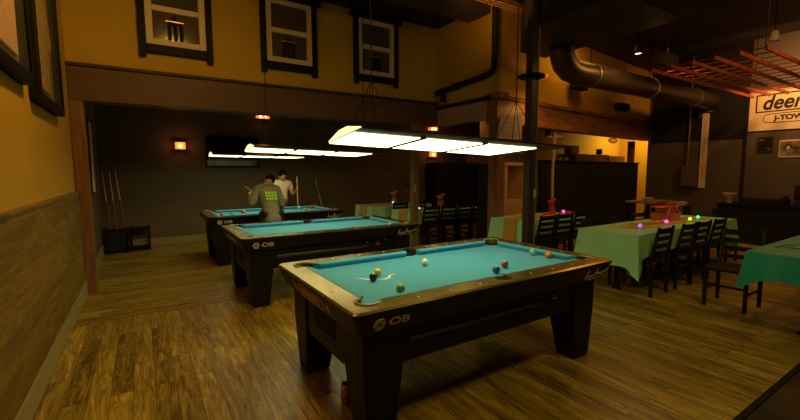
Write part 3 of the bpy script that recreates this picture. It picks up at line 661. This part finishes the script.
# ---------------------------------------------------------------- back room: sconces, television, cabinets, cue stands
def sconce(x, z, wd, h, label, nb=1):
    t = thing('wall_sconce', label, 'wall lamp', (x, 9.5, z), 0, 'amber wall lamps')
    MB().loft([[(-wd/2-.01, -.10, zz), (wd/2+.01, -.10, zz), (wd/2+.01, 0, zz), (-wd/2-.01, 0, zz)] for zz in (h/2, h/2+.015)]).build('cap', m_black, t)
    MB().loft([[(-wd/2-.01, -.10, zz), (wd/2+.01, -.10, zz), (wd/2+.01, 0, zz), (-wd/2-.01, 0, zz)] for zz in (-h/2-.015, -h/2)]).build('base', m_black, t)
    MB().box(-wd/2, wd/2, -.09, 0, -h/2, h/2).build('amber_shade', m_amber, t)
    for k in range(nb):
        bx = (k-(nb-1)/2)*.12
        MB().ball((bx, -.094, -.01), .022, 8, 1.5).build('bulb', m_bulb, t)
    l = bpy.data.lights.new('sconce_light', 'POINT'); l.energy = 1.6 if nb == 1 else .5; l.color = (1, .32, .06); l.shadow_soft_size = .05
    o = bpy.data.objects.new('sconce_light', l); COL.objects.link(o); o.location = (x, 9.33, z)
sconce(.70, 2.04, .18, .14, 'amber wall lamp on the back wall, left of the television')
sconce(7.21, 1.99, .20, .14, 'amber wall lamp low on the back wall, right of the slim post')
sconce(2.38, 2.75, .28, .11, 'twin-bulb amber lamp high on the back wall, above the television', 2)
sconce(7.21, 2.73, .28, .11, 'twin-bulb amber lamp high on the back wall, above the lower lamp', 2)
t = thing('television', 'black wall television behind the pool table lamps on the back wall', 'television', (1.72, 9.5, 1.60))
MB().box(-.55, .55, -.07, -.02, 0, .66).build('casing', m_black, t, .008)
MB().box(-.53, .53, -.073, -.0701, .03, .63).build('screen', M('tv_screen', (.004, .004, .005), .15), t)
MB().box(-.15, .15, -.02, 0, .2, .45).build('wall_mount', m_black, t)
t = thing('tall_black_cabinet', 'wide black cabinet against the back wall, left of the timber post', 'cabinet', (7.95, 9.18, 0))
MB().box(-1.0, 1.0, -.28, .28, 0, 1.74).build('body', m_blackm, t, .01)
for s_ in (-1, 1):
    d = MB().box(min(0, s_*.98)+.01*(s_ > 0), max(0, s_*.98)-.01*(s_ < 0), -.30, -.281, .06, 1.70).build('door', m_blackm, t, .005)
    MB().tube([(s_*.06, -.315, .8), (s_*.06, -.315, .98)], .008).build('handle', m_post, d)
t = thing('wooden_crate', 'orange wooden crate on top of the wide black cabinet', 'crate', (8.72, 9.15, 1.74))
MB().box(-.22, .22, -.18, .18, 0, .28).build('crate_body', m_wood, t, .008)
MB().box(-.20, .20, -.19, -.181, .04, .12).box(-.20, .20, -.19, -.181, .16, .24).build('front_boards', m_wood, t)
def cue_stand(x, y, w, label, cues):
    t = thing('cue_stand', label, 'cue stand', (x, y, 0), 0, 'cue stands on the floor')
    h = w/2
    MB().box(-h, h, -.15, .15, .02, .06).build('base', m_black, t, .006)
    MB().box(-h, h, -.15, .15, .40, .43).build('top_shelf', m_black, t, .006)
    for sx in (-1, 1):
        for sy in (-1, 1): MB().box(sx*(h-.02)-.018, sx*(h-.02)+.018, sy*.13-.018, sy*.13+.018, 0, .46).build('leg', m_black, t)
    MB().box(-h+.04, h-.04, -.15, -.14, .06, .40).build('front_panel', m_blackm, t) if cues else None
    return t
cue_stand(-.47, 9.18, .36, 'black floor cue stand holding three cues in the left back corner', 3)
cue_stand(-.09, 9.28, .34, 'empty black floor cue stand, right of the one with cues', 0)
def cue(p, q, label, group=None):
    a, b = Vector(p), Vector(q); t = thing('pool_cue', label, 'pool cue', a, 0, group); d = b-a
    at = lambda f: tuple(d*f)
    MB().tube([at(0), at(.02), at(.5)], [.013, .015, .011], 8).build('butt', M('cue_butt', (.20, .08, .03), .3), t, smooth=True)
    MB().tube([at(.5), at(.98)], [.011, .0065], 8).build('shaft', m_cue, t, smooth=True)
    MB().tube([at(.98), at(1)], .0065, 8).build('tip', m_white, t)
    return t
cue((-.54, 9.16, .435), (-.62, 9.30, 1.50), 'wooden pool cue in the corner stand, leaning left', 'cues in the corner stand')
cue((-.45, 9.14, .435), (-.51, 9.33, 1.50), 'wooden pool cue in the corner stand, middle one', 'cues in the corner stand')
cue((-.32, 9.10, .435), (-.42, 9.32, 1.52), 'wooden pool cue in the corner stand, right one', 'cues in the corner stand')
cue((3.78, 9.15, 0), (3.58, 9.44, 1.32), 'wooden pool cue leaning on the back wall right of the players')
# furniture between the posts, seen through the opening
t = thing('tan_cabinet', 'tall tan cabinet with open front between timber post and steel column', 'cabinet', (5.97, 5.42, 0))
MB().box(-.30, .30, -.18, .22, 0, .95).build('lower_body', m_card, t, .006)
MB().prism([(-.30, -.18), (-.22, -.18), (-.10, .10), (-.10, .22), (-.30, .22)], .95, 1.60).build('side_wing', m_card, t)
MB().prism([(.30, -.18), (.22, -.18), (.10, .10), (.10, .22), (.30, .22)], .95, 1.60).build('side_wing', m_card, t)
MB().box(-.10, .10, .12, .22, .95, 1.60).build('back_board', m_wood, t)
MB().box(-.34, .34, -.20, .24, 1.60, 1.66).build('top_shelf', M('shelf_pale', (.55, .32, .18), .5), t, .004)
t = thing('black_locker', 'tall narrow black locker left of the tan cabinet', 'locker', (5.47, 5.42, 0))
MB().box(-.13, .13, -.15, .2, 0, 1.63).build('body', m_blackm, t, .006); MB().ball((.02, -.10, 1.655), .025, 8).build('knob', m_steel, t)
t = thing('long_shelf', 'orange timber shelf board behind the timber post', 'shelf', (6.05, 5.78, 1.66))
MB().box(-.75, .75, -.10, .10, 0, .17).build('board', m_wood, t, .006)
for x in (-.2, .15): MB().box(x-.03, x+.03, -.08, .08, -1.66, 0).build('support', m_wood, t)
t = thing('folded_pale_table', 'pale folded table leaning upright right of the steel column', 'folded table', (7.0, 5.62, 0), .1)
MB().loft([[(-.16, 0, 0), (.16, 0, 0), (.16, .04, 0), (-.16, .04, 0)], [(-.13, .12, 1.78), (.2, .12, 1.78), (.2, .16, 1.78), (-.13, .16, 1.78)]]).build('top', M('pale_laminate', (.42, .28, .20), .5), t, .004)
t = thing('leaning_pole', 'pale pole leaning beside the black partition', 'pole', (6.72, 5.0, 0))
MB().tube([(-.09, -.1, 0), (.02, .0, 1.5), (.05, 0, 2.26)], .028).build('shaft', M('pole_tan', (.50, .33, .22), .4), t)
t = thing('paper_rack', 'small rack with pale papers hanging under the timber header', 'rack', (6.85, 5.07, 2.14), ang)
MB().box(-.34, .34, -.06, .06, 0, .02).build('ledge', m_steel, t); MB().box(-.30, -.2, -.03, .02, .02, .15).build('dark_folder', m_black, t)
MB().box(-.10, .24, -.03, .0, .02, .14).build('papers', m_paper, t)
t = thing('whiteboard', 'pale whiteboard with faint handwriting hung by the timber post', 'board', (5.12, 4.636, 2.02), 0)
MB().loft([[(-.30, 0, 0), (.28, 0, 0), (.28, .02, 0), (-.30, .02, 0)], [(-.22, 0, .36), (.30, 0, .44), (.30, .02, .44), (-.22, .02, .36)]]).build('sheet', M('board_sheet', (.42, .34, .33), .5), t)
hw = MB()
for k in range(5):
    y0 = .06+k*.065; hw.tube([(-.18+i*.04, -.002, y0+.008*sin(i*2.3+k)) for i in range(9)], .0025, 4)
hw.build('handwriting', M('pen_marks', (.22, .15, .14), .6), t)
# kitchen fittings above the partition
t = thing('steel_cooler', 'stainless cooler standing in the bright kitchen behind the partition', 'cooler', (11.1, 6.9, 0))
MB().box(-1.25, .35, -.3, .3, 0, 1.96).build('cooler_body', M('brushed_steel', (.45, .28, .15), .3, .7), t, .01)
MB().box(.36, 1.2, -.3, .3, 0, 1.93).build('side_unit', M('brushed_steel_dark', (.30, .18, .10), .4, .6), t, .01)
MB().box(.30, .36, -.33, -.301, .3, 1.9).build('handle', m_steel, t)
t = thing('white_carton', 'white carton on top of the stainless cooler', 'carton', (10.1, 6.9, 1.96))
MB().box(-.17, .17, -.12, .12, 0, .22).build('carton_body', M('dim_carton', (.45, .36, .24), .7), t, .005)
MB().box(-.17, -.03, -.125, .125, .221, .226).box(.03, .17, -.125, .125, .221, .226).build('flaps', m_white, t)
t = thing('dark_jug', 'small dark jug on top of the stainless cooler', 'jug', (11.35, 6.85, 1.96))
MB().lathe([(.06, 0), (.09, .04), (.08, .14), (.09, .17)], (0, 0, 0), 16).build('jug_body', m_black, t); MB().tube([(.08, 0, .14), (.15, 0, .12), (.14, 0, .05), (.085, 0, .04)], .01).build('handle', m_black, t)
t = thing('oval_wall_sign', 'small dark oval sign on the kitchen wall', 'sign', (13.0, 7.4, 2.48))
MB().loft([[(.26*cos(2*pi*k/24), y, .085*sin(2*pi*k/24)) for k in range(24)] for y in (-.02, 0)]).build('plate', M('oval_sign', (.14, .05, .02), .5), t)
MB().box(-.15, .15, -.024, -.0205, -.02, .02).build('plate_mark', m_card, t)
for x, l in ((7.35, 'small shiny steel pot on the black partition, left one'), (7.6, 'small shiny steel pot on the black partition, right one')):
    c = along((x-A0[0])/cos(ang), 0, .24)
    t = thing('steel_pot', l, 'pot', (c[0], c[1], 1.711), 0, 'pots on the partition')
    MB().lathe([(.05, 0), (.06, .01), (.06, .06), (.052, .06), (.05, .012)], (0, 0, 0), 16).build('pot_body', m_steel, t); MB().ball((0, 0, .068), .02, 6).build('lid_knob', m_black, t)

# ---------------------------------------------------------------- table decorations
def tea(x, y, col, nme, z=.7435):
    t = thing('candle_light', nme, 'candle light', (x, y, z), 0, 'coloured candle lights')
    MB().lathe([(.024, 0), (.026, .02), (.02, .026)], (0, 0, 0), 14).build('cup', m_white, t)
    MB().ball((0, 0, .045), .024, 8, 1.1).build('flame_bulb', M('glow_'+nme.split()[1], col, .4, emit=col, es=1.3), t)
tea(5.40, 2.66, (.32, .16, 1.0), 'small violet glowing candle light on the long mint table')
tea(6.15, 2.68, (1.0, .12, .60), 'small pink glowing candle light on the long mint table')
tea(6.75, 2.63, (.60, .95, .03), 'small lime glowing candle light on the long mint table')
tea(7.12, 2.67, (.05, .80, .55), 'small cyan glowing candle light on the long mint table')
tea(6.20, 4.35, (1.0, .15, .85), 'small magenta glowing candle light on the streamer table')
tea(4.65, 6.55, (.9, .9, .6), 'small white glowing candle light on the slim-post table', .714)
tea(4.85, 7.85, (.85, .9, .6), 'small pale glowing candle light on the farthest table')
def centerpiece(x, y, z, label, c1, c2, s=1):
    t = thing('flower_centerpiece', label, 'centerpiece', (x, y, z), 0, 'flower centerpieces')
    MB().lathe([(.05*s, 0), (.07*s, .03*s), (.05*s, .12*s), (.06*s, .14*s)], (0, 0, 0), 16).build('vase', M('vase_'+label[:5], c2, .4), t)
    for k in range(9):
        a = k*2.4; r = .05*s*(1 if k else 0); p = (r*cos(a), r*sin(a), (.19+.03*(k % 3))*s)
        b = MB()
        b.tube([(p[0]*.3, p[1]*.3, .12*s), p], .004, 5)
        for j in range(6): b.ball((p[0]+.014*s*cos(j*pi/3), p[1]+.014*s*sin(j*pi/3), p[2]), .013*s, 5)
        b.ball((p[0], p[1], p[2]+.008), .010*s, 5)
        b.build('flower', c1, t, smooth=True)
m_flo = M('orange_petals', (.85, .20, .05), .6); m_flr = M('red_petals', (.75, .10, .08), .6)
centerpiece(5.25, 6.6, .714, 'orange flower centerpiece on the slim-post table', m_flo, (.45, .12, .06), 1.2)
centerpiece(5.0, 8.05, .743, 'orange flower centerpiece on the farthest table', m_flo, (.35, .15, .04), 1.2)
centerpiece(6.14, 4.55, .743, 'red flower centerpiece on the streamer table', m_flr, (.5, .05, .04), 1.0)
t = thing('gift_tower', 'red and pink wrapped centerpiece on the long mint table', 'centerpiece', (6.72, 2.95, .7435))
MB().box(-.16, .16, -.14, .14, 0, .11).build('lower_box', M('pink_wrap', (.70, .16, .14), .5), t, .006)
MB().box(-.11, .11, -.10, .10, .11, .20).build('upper_box', M('brown_wrap', (.40, .14, .06), .5), t, .006)
MB().loft([[(-.26, -.1, .205), (.26, -.1, .205), (.26, .1, .205), (-.26, .1, .205)], [(-.24, -.09, .22), (.24, -.09, .22), (.24, .09, .22), (-.24, .09, .22)]]).build('red_tray', M('red_tray', (.62, .05, .03), .4), t)
MB().tube([(-.18, -.10, 0), (-.2, -.12, .1), (-.1, -.1, .2)], .012).build('ribbon', M('pink_ribbon', (.85, .20, .25), .4), t)
MB().tube([(.18, -.10, 0), (.2, -.12, .1), (.1, -.1, .2)], .012).build('ribbon', bpy.data.materials['pink_ribbon'], t)
t = thing('foil_roll', 'shiny foil roll lying on the red tray', 'foil roll', (6.80, 2.95, .986), -.15)
MB().tube([(-.03, 0, 0), (.42, 0, 0)], .028, 14).build('roll', M('foil', (.85, .55, .35), .25, .8), t, smooth=True); MB().tube([(-.05, 0, 0), (.44, 0, 0)], .012, 8).build('core', m_card, t)
def garland(pts, mat, label, z, n=26):
    b = MB()
    for i in range(n):
        f = i/(n-1)*(len(pts)-1); k = min(int(f), len(pts)-2); p = Vector(pts[k]).lerp(Vector(pts[k+1]), f-k)
        b.ball((p.x+random.uniform(-.025, .025), p.y+random.uniform(-.03, .03), z+.02+random.uniform(0, .012)), .018, 5)
        b.tube([(p.x-.03, p.y, z+.01), (p.x+.03, p.y+random.uniform(-.03, .03), z+.014)], .006, 5)
    o = b.build('paper_garland', mat, None, smooth=True); tag(o, label, 'garland', 'garlands on the party tables')
m_gy = M('yellow_paper', (.85, .62, .05), .6); m_gm = M('magenta_paper', (.60, .05, .30), .6); m_gr = M('red_paper', (.75, .06, .03), .6)
garland([(5.65, 2.92), (6.05, 2.80), (6.40, 2.78)], m_gy, 'yellow paper garland on the long mint table', .744, 34)
garland([(5.15, 4.48), (5.6, 4.45)], m_gy, 'yellow paper garland on the left of the streamer table', .744)
garland([(5.75, 4.42), (6.05, 4.44)], m_gr, 'red paper garland on the streamer table, left of the magenta light', .744, 16)
garland([(6.3, 4.25), (6.33, 4.5)], m_gm, 'magenta paper garland at the right of the streamer table', .744, 18)
garland([(4.42, 6.45), (4.62, 6.46)], m_gm, 'magenta paper garland at the left of the slim-post table', .714, 14)
garland([(4.85, 6.5), (5.12, 6.52)], m_gr, 'red paper garland on the slim-post table', .714, 14)
garland([(5.35, 6.48), (5.75, 6.5)], m_gy, 'yellow paper garland on the slim-post table', .714, 14)
t = thing('streamer_loop', 'thin black ribbon looped on the teal tablecloth', 'ribbon', (5.5, 1.02, .7525))
MB().tube([(-.35, .25, 0), (-.1, .22, 0), (.1, .05, 0), (.15, -.15, 0), (.0, -.3, 0), (-.12, -.2, 0), (-.2, 0, 0), (-.30, .18, 0)], .004, 5).build('ribbon', m_black, t)
t = thing('paper_napkins', 'pink paper napkins on the teal tablecloth', 'napkins', (6.35, 1.10, .7445), .3)
MB().box(-.14, .14, -.1, .1, 0, .012).build('stack', M('pink_napkin', (.75, .22, .18), .8), t, .003); MB().box(-.13, .15, -.09, .11, .0125, .02).build('top_napkin', M('pink_napkin2', (.8, .28, .22), .8), t)
# extra seats and furniture at the back right
t = thing('metal_stacking_chair', 'chair with rounded grey metal frame beyond the long mint table', 'chair', (8.5, 3.35, 0), 0)
MB().tube([(-.22, 0, 0), (-.22, .02, .55), (-.19, .03, .84), (-.14, .03, .90), (.14, .03, .90), (.19, .03, .84), (.22, .02, .55), (.22, 0, 0)], .013, 8).build('back_frame', M('grey_tube', (.18, .14, .11), .35, .5), t, smooth=True)
MB().box(-.18, .18, .02, .05, .52, .84).build('backrest', m_blackm, t, .01); MB().box(-.21, .21, -.40, .02, .42, .47).build('seat', m_blackm, t, .015)
for s_ in (-1, 1): MB().tube([(s_*.2, -.38, .43), (s_*.22, -.42, 0)], .012).build('leg', m_post, t)
t = thing('buffet_cabinet', 'low black cabinet along the right wall under the small frames', 'cabinet', (10.85, 2.5, 0))
MB().box(-.35, .43, -1.2, 1.1, 0, .76).build('body', m_blackm, t, .01)
MB().box(-.38, .44, -1.22, 1.12, .76, .79).build('worktop', m_black, t, .006)
for k in range(3): MB().box(-.365, -.351, -1.15+k*.76, -.45+k*.76, .08, .72).build('door', m_blackm, t, .004)
t = thing('black_case', 'black equipment case with a glossy lid on the low black cabinet', 'case', (10.85, 2.9, .79))
MB().box(-.28, .28, -.33, .33, 0, .12).build('case_body', m_blackm, t, .01)
MB().loft([[(-.26, -.30, .12), (.26, -.30, .12), (.26, .30, .12), (-.26, .30, .12)], [(-.26, -.30, .14), (.26, -.30, .20), (.26, .30, .20), (-.26, .30, .14)]]).build('lid', M('glossy_lid', (.05, .035, .03), .12), t)
t = thing('white_cup', 'pale cup-shaped pot on the left end of the low black cabinet', 'pot', (10.75, 3.47, .79))
MB().lathe([(.045, 0), (.05, .02), (.06, .12), (.13, .20), (.13, .215), (.11, .21), (.04, .10)], (0, 0, 0), 20).build('pot_body', M('pale_pot', (.75, .52, .40), .6), t, smooth=True); MB().lathe([(.055, -.0), (.06, .012)], (0, 0, 0), 16).build('foot_ring', m_card, t)
t = thing('wall_monitor', 'small black monitor on the right wall at the picture edge', 'monitor', (11.3, 2.40, .94))
MB().box(-.09, -.03, -.22, .15, 0, .24).build('casing', m_blackm, t, .006); MB().box(-.03, 0, -.08, .02, .07, .17).build('bracket', m_blackm, t)
t = thing('service_table', 'small brown side table beyond the long mint table, holding a pale bowl', 'table', (8.6, 4.05, 0))
MB().box(-.45, .45, -.28, .28, .86, .90).build('table_top', M('brown_top', (.30, .14, .06), .5), t, .005)
MB().box(-.42, .42, -.25, -.23, .45, .86).build('apron', M('brown_apron', (.25, .11, .05), .5), t)
for sx in (-1, 1):
    for sy in (-1, 1): MB().box(sx*.41-.02, sx*.41+.02, sy*.25-.02, sy*.25+.02, 0, .86).build('leg', m_black, t)
t = thing('serving_bowl', 'small pale bowl on the brown side table', 'bowl', (8.35, 4.0, .90))
MB().lathe([(.04, 0), (.05, .01), (.10, .07), (.092, .07), (.04, .015)], (0, 0, 0), 20).build('bowl_body', m_white, t, smooth=True); MB().ball((0, 0, .055), .05, 8, .5).build('contents', m_flo, t)
t = thing('arched_booth', 'brown arch-topped padded seat back against the back wall', 'seat', (6.15, 8.9, 0))
MB().loft([[(x, y, z) for x, z in ((-.40, 0), (.40, 0), (.40, .85), (.34, .98), (.2, 1.05), (-.2, 1.05), (-.34, .98), (-.40, .85))] for y in (0, .14)]).build('backrest', M('brown_vinyl', (.16, .09, .045), .5), t, .03, seg=3)
MB().box(-.38, .38, -.45, 0, .2, .46).build('seat_cushion', m_blackm, t, .03); MB().box(-.36, .36, -.42, .1, 0, .2).build('plinth', m_black, t)
t = thing('floor_mat', 'dark rubber-edged floor mat at the bottom right corner of the picture', 'mat', (4.35, .2, 0))
MB().box(-1.75, 1.6, -1.1, .62, .0005, .012).build('mat_pile', M('dark_mat', (.035, .018, .010), .8, noise=.9, nscale=3), t)
e = MB().box(-1.78, 1.63, .60, .64, 0, .018).box(-1.78, 1.63, -1.14, -1.10, 0, .018).box(-1.79, -1.75, -1.10, .60, 0, .018).box(1.6, 1.64, -1.10, .60, 0, .018).build('rubber_edge', m_black, t, .005)
t = thing('metal_can', 'small shiny can behind the nearest table leg on the floor', 'can', (1.05, 2.30, 0))
MB().lathe([(.028, 0), (.033, .006), (.033, .11), (.027, .12)], (0, 0, 0), 20).build('can_body', M('can_print', (.55, .30, .15), .3, .6, noise=.9, nscale=30), t, smooth=True)
MB().lathe([(.027, .1205), (.028, .123), (.024, .123), (.022, .1205)], (0, 0, 0), 20).build('rim', m_steel, t)

# ---------------------------------------------------------------- the two players
def skin(name, joints, edges, mat, parent, sub=2, root=0):
    me = bpy.data.meshes.new(name); me.from_pydata([j[:3] for j in joints], edges, []); o = bpy.data.objects.new(name, me); COL.objects.link(o)
    o.modifiers.new('sk', 'SKIN').use_smooth_shade = True
    for i, j in enumerate(joints):
        sv = me.skin_vertices[0].data[i]; r = j[3]; sv.radius = (r, j[4]) if len(j) > 4 else (r, r); sv.use_root = (i == root)
    m = o.modifiers.new('ss', 'SUBSURF'); m.levels = m.render_levels = sub
    apply_mods(o); o.data.materials.clear(); o.data.materials.append(mat); o.parent = parent
    for p in o.data.polygons: p.use_smooth = True
    return o
m_skin = M('skin_tone', (.50, .27, .16), .55); m_hair = M('black_hair', (.006, .005, .004), .95, spec=.05)
def person(loc, label, j, top_mat, pants_mat, hood, rz=0, long_sleeves=True, sc=1):
    """j: joint dict in local coordinates (origin between the feet, person looks toward +Y)"""
    t = thing('person', label, 'person', loc, rz)
    J = lambda k, r, r2=None: (*j[k], r, r2 if r2 else r)
    names = [('pelvis', .115, .10), ('waist', .105, .09), ('chest', .125, .10), ('upchest', .115, .09), ('neck', .05, .05), ('head', .055, .055),
             ('shL', .055, .055), ('elL', .042, .042), ('wrL', .028, .028), ('shR', .055, .055), ('elR', .042, .042), ('wrR', .028, .028),
             ('hipL', .085, .085), ('knL', .058, .058), ('anL', .040, .040), ('hipR', .085, .085), ('knR', .058, .058), ('anR', .040, .040)]
    idx = {n[0]: i for i, n in enumerate(names)}
    ed = [('pelvis','waist'),('waist','chest'),('chest','upchest'),('upchest','neck'),('neck','head'),('upchest','shL'),('shL','elL'),('elL','wrL'),('upchest','shR'),('shR','elR'),('elR','wrR'),('pelvis','hipL'),('hipL','knL'),('knL','anL'),('pelvis','hipR'),('hipR','knR'),('knR','anR')]
    js = [J(*n) for n in names]; es = [(idx[a], idx[b]) for a, b in ed]
    # hands: palm and five curled fingers each, continuous with the wrist
    for s in 'LR':
        w = Vector(j['wr'+s]); d = (w-Vector(j['el'+s])).normalized(); sd = d.cross(Vector(j['palm'+s])).normalized(); pn = Vector(j['palm'+s])
        pm = w+d*.05; i0 = len(js); js.append((*pm, .026, .018)); es.append((idx['wr'+s], i0))
        for q, (off, ln) in enumerate(((-.03, .07), (-.010, .08), (.010, .076), (.030, .06))):
            a = pm+d*.035+sd*off; b = a+d*ln*.45+pn*ln*.2; c = b+d*ln*.1+pn*ln*.5
            k = len(js); js += [(*a, .010), (*b, .0085), (*c, .0075)]; es += [(i0, k), (k, k+1), (k+1, k+2)]
        a = pm-sd*.035-d*.01+pn*.012; b = a-sd*.012+d*.028+pn*.022; k = len(js); js += [(*a, .011), (*b, .009)]; es += [(i0, k), (k, k+1)]
    body = skin('body', js, es, m_skin, t)
    # head shape
    h = Vector(j['head']); f = Vector(j['face']).normalized(); up = (h-Vector(j['neck'])).normalized(); sd = f.cross(up).normalized(); f = up.cross(sd)
    def shp(name, c, r, mat, par, n=14):
        b = MB(); b.ball((0, 0, 0), 1, n); M_ = Matrix((sd, f, up)).transposed()
        for v in b.bm.verts: v.co = c + M_ @ Vector((v.co.x*r[0], v.co.y*r[1], v.co.z*r[2]))
        return b.build(name, mat, par, smooth=True)
    hc = h+up*.035
    hd = MB(); hd.ball((0, 0, 0), 1, 16); M_ = Matrix((sd, f, up)).transposed()
    for v in hd.bm.verts:
        x, y, z = v.co
        k = 1 if z > -.2 else 1-.28*(-.2-z)/.8
        yy = y*.095; xx = x*.076*k
        if y > .6:
            yy += .018*math.exp(-((z+.12)/.16)**2-(x/.16)**2) - .010*math.exp(-((z-.12)/.13)**2)*(math.exp(-((abs(x)-.42)/.2)**2))
        v.co = hc + M_ @ Vector((xx, yy*(1 if z > -.5 else .95), z*.118))
    hd.build('head', m_skin, t, smooth=True)
    for s in (-1, 1):
        shp('ear', hc+sd*s*.076-up*.01, (.012, .022, .032), m_skin, t, 8)
        shp('eye', hc+sd*s*.030+f*.084+up*.010, (.012, .008, .008), m_white, t, 8); shp('pupil', hc+sd*s*.030+f*.091+up*.008, (.006, .004, .006), m_hair, t, 6)
        shp('eyebrow', hc+sd*s*.030+f*.090+up*.030, (.018, .006, .004), m_hair, t, 6)
    shp('mouth', hc+f*.088-up*.062, (.022, .007, .006), M('lips', (.45, .15, .12), .5), t, 8)
    shp('hair', hc-f*.020+up*.030, (.086, .098, .108), m_hair, t, 14)
    # clothes
    tn = ['pelvis', 'waist', 'chest', 'upchest', 'shL', 'elL', 'wrL', 'shR', 'elR', 'wrR']
    rr = dict(pelvis=(.165, .14), waist=(.15, .125), chest=(.175, .14), upchest=(.155, .12), shL=(.082,)*2, elL=(.066,)*2, wrL=(.046,)*2, shR=(.082,)*2, elR=(.066,)*2, wrR=(.046,)*2)
    cj = []; ci = {}
    for n in tn:
        p = Vector(j[n])
        if n == 'pelvis': p = p+(Vector(j['pelvis'])-Vector(j['waist'])).normalized()*(.25 if hood else .08)
        if n[:2] == 'wr': p = p.lerp(Vector(j['el'+n[2]]), .12)
        if not long_sleeves:
            if n[:2] == 'el': p = Vector(j['sh'+n[2]]).lerp(p, .62)
            if n[:2] == 'wr': continue
        ci[n] = len(cj); cj.append((*p, *rr[n]))
    ce = [('pelvis','waist'),('waist','chest'),('chest','upchest'),('upchest','shL'),('shL','elL'),('upchest','shR'),('shR','elR')] + ([('elL','wrL'),('elR','wrR')] if long_sleeves else [])
    ci['neckb'] = len(cj); nb = Vector(j['upchest']).lerp(Vector(j['neck']), .75); cj.append((*nb, .072, .068)); ce.append(('upchest', 'neckb'))
    shirt = skin('hooded_sweatshirt' if hood else 'tee_shirt', cj, [(ci[a], ci[b]) for a, b in ce], top_mat, t)
    if hood:
        b = Vector(j['upchest']).lerp(Vector(j['neck']), .55)-Vector((0, 1, 0))*.06
        MB().tube([b+Vector((.10*cos(a), .05*sin(a)-.02, -.03*sin(a)*-1)) for a in [pi+k*pi/8 for k in range(9)]], [.02, .035, .045, .05, .052, .05, .045, .035, .02], 10).build('hood', top_mat, shirt, smooth=True)
    pj = [(*j['pelvis'], .135, .12)]; pe = []
    for s in 'LR':
        k = len(pj); pj += [(*j['hip'+s], .112, .115), (*j['kn'+s], .082, .085), (*j['an'+s], .068, .07)]; pe += [(0, k), (k, k+1), (k+1, k+2)]
    skin('trousers', pj, pe, pants_mat, t)
    for s in 'LR':
        a = Vector(j['an'+s]); fd = Vector(j['toe'+s])
        sh = MB(); L_ = []
        for u, w_, hh in ((-.09, .03, .06), (-.06, .042, .085), (0, .045, .09), (.07, .05, .06), (.14, .045, .045), (.18, .025, .03)):
            c = Vector((a.x, a.y, 0))+fd*u; s2 = Vector((fd.y, -fd.x, 0))
            L_.append([c-s2*w_+Vector((0, 0, .002)), c+s2*w_+Vector((0, 0, .002)), c+s2*w_*.8+Vector((0, 0, hh)), c-s2*w_*.8+Vector((0, 0, hh))])
        sh.loft(L_); sh.build('shoe', m_black, t, .012, True, 3)
    t.scale = (sc, sc, sc)
    return t, shirt
# hooded player bending over the far table, back to us
j1 = dict(pelvis=(0, 0, .92), waist=(0, .08, 1.06), chest=(0, .17, 1.20), upchest=(0, .25, 1.31), neck=(.04, .35, 1.37), head=(.08, .42, 1.41),
          shL=(-.18, .22, 1.29), elL=(-.29, .12, 1.05), wrL=(-.25, .36, 1.20), shR=(.17, .24, 1.28), elR=(.24, .18, 1.03), wrR=(.24, .30, .98),
          hipL=(-.10, 0, .86), knL=(-.12, .04, .48), anL=(-.13, -.04, .09), hipR=(.10, 0, .86), knR=(.13, .05, .48), anR=(.15, -.02, .09),
          palmL=(.5, .6, -.5), palmR=(-.6, .6, -.3), face=(0, .8, -.6), toeL=Vector((-.2, .98, 0)).normalized(), toeR=Vector((.2, .98, 0)).normalized())
P1, sh1 = person((1.69, 6.38, 0), 'person in grey hooded sweatshirt with lime print, bending over the far table, holding a cue', j1, M('grey_hoodie', (.24, .22, .15), .85, noise=.12, nscale=14), M('dark_trousers', (.03, .027, .02), .8), True, sc=.94)
pr = MB()
d0 = Vector((0, .17, 1.20))-Vector((0, .08, 1.06)); d0.normalize()
back_n = Vector((0, -d0.z, d0.y))
for r_ in range(3):
    for c_ in range(4):
        p = Vector((0, .13, 1.13)) + d0*(.045-.058*r_) + back_n*(.148) + Vector((-.07+.048*c_, 0, 0))
        pr.bar(p-d0*.021, p+d0*.021, .034, .012, tuple(back_n))
pr.build('lime_print', m_grid, sh1)
j2 = dict(pelvis=(0, 0, .90), waist=(0, .01, 1.06), chest=(0, .0, 1.22), upchest=(0, .02, 1.36), neck=(0, .05, 1.44), head=(0, .09, 1.49),
          shL=(-.19, .01, 1.35), elL=(-.27, .06, 1.08), wrL=(-.26, .27, 1.20), shR=(.19, .01, 1.35), elR=(.24, .10, 1.08), wrR=(.10, .26, 1.02),
          hipL=(-.10, 0, .84), knL=(-.11, .03, .46), anL=(-.12, -.01, .09), hipR=(.10, 0, .84), knR=(.11, .03, .46), anR=(.12, -.01, .09),
          palmL=(.6, .3, .2), palmR=(-.5, .3, .5), face=(0, .8, -.6), toeL=Vector((-.15, .99, 0)).normalized(), toeR=Vector((.15, .99, 0)).normalized())
P2, sh2 = person((2.46, 8.50, 0), 'person in pale tee shirt standing behind the far table, looking down, holding an upright cue', j2, M('pale_tee', (.78, .62, .50), .85), M('black_trousers', (.008, .008, .008), .8), False, pi+.1, False, .93)
cue((2.04, 6.90, .86), (1.36, 6.66, 1.27), 'pool cue held by the player in the grey hooded sweatshirt')
cue((2.74, 8.24, 0), (2.72, 8.22, 1.40), 'upright pool cue held by the player in the pale tee shirt')
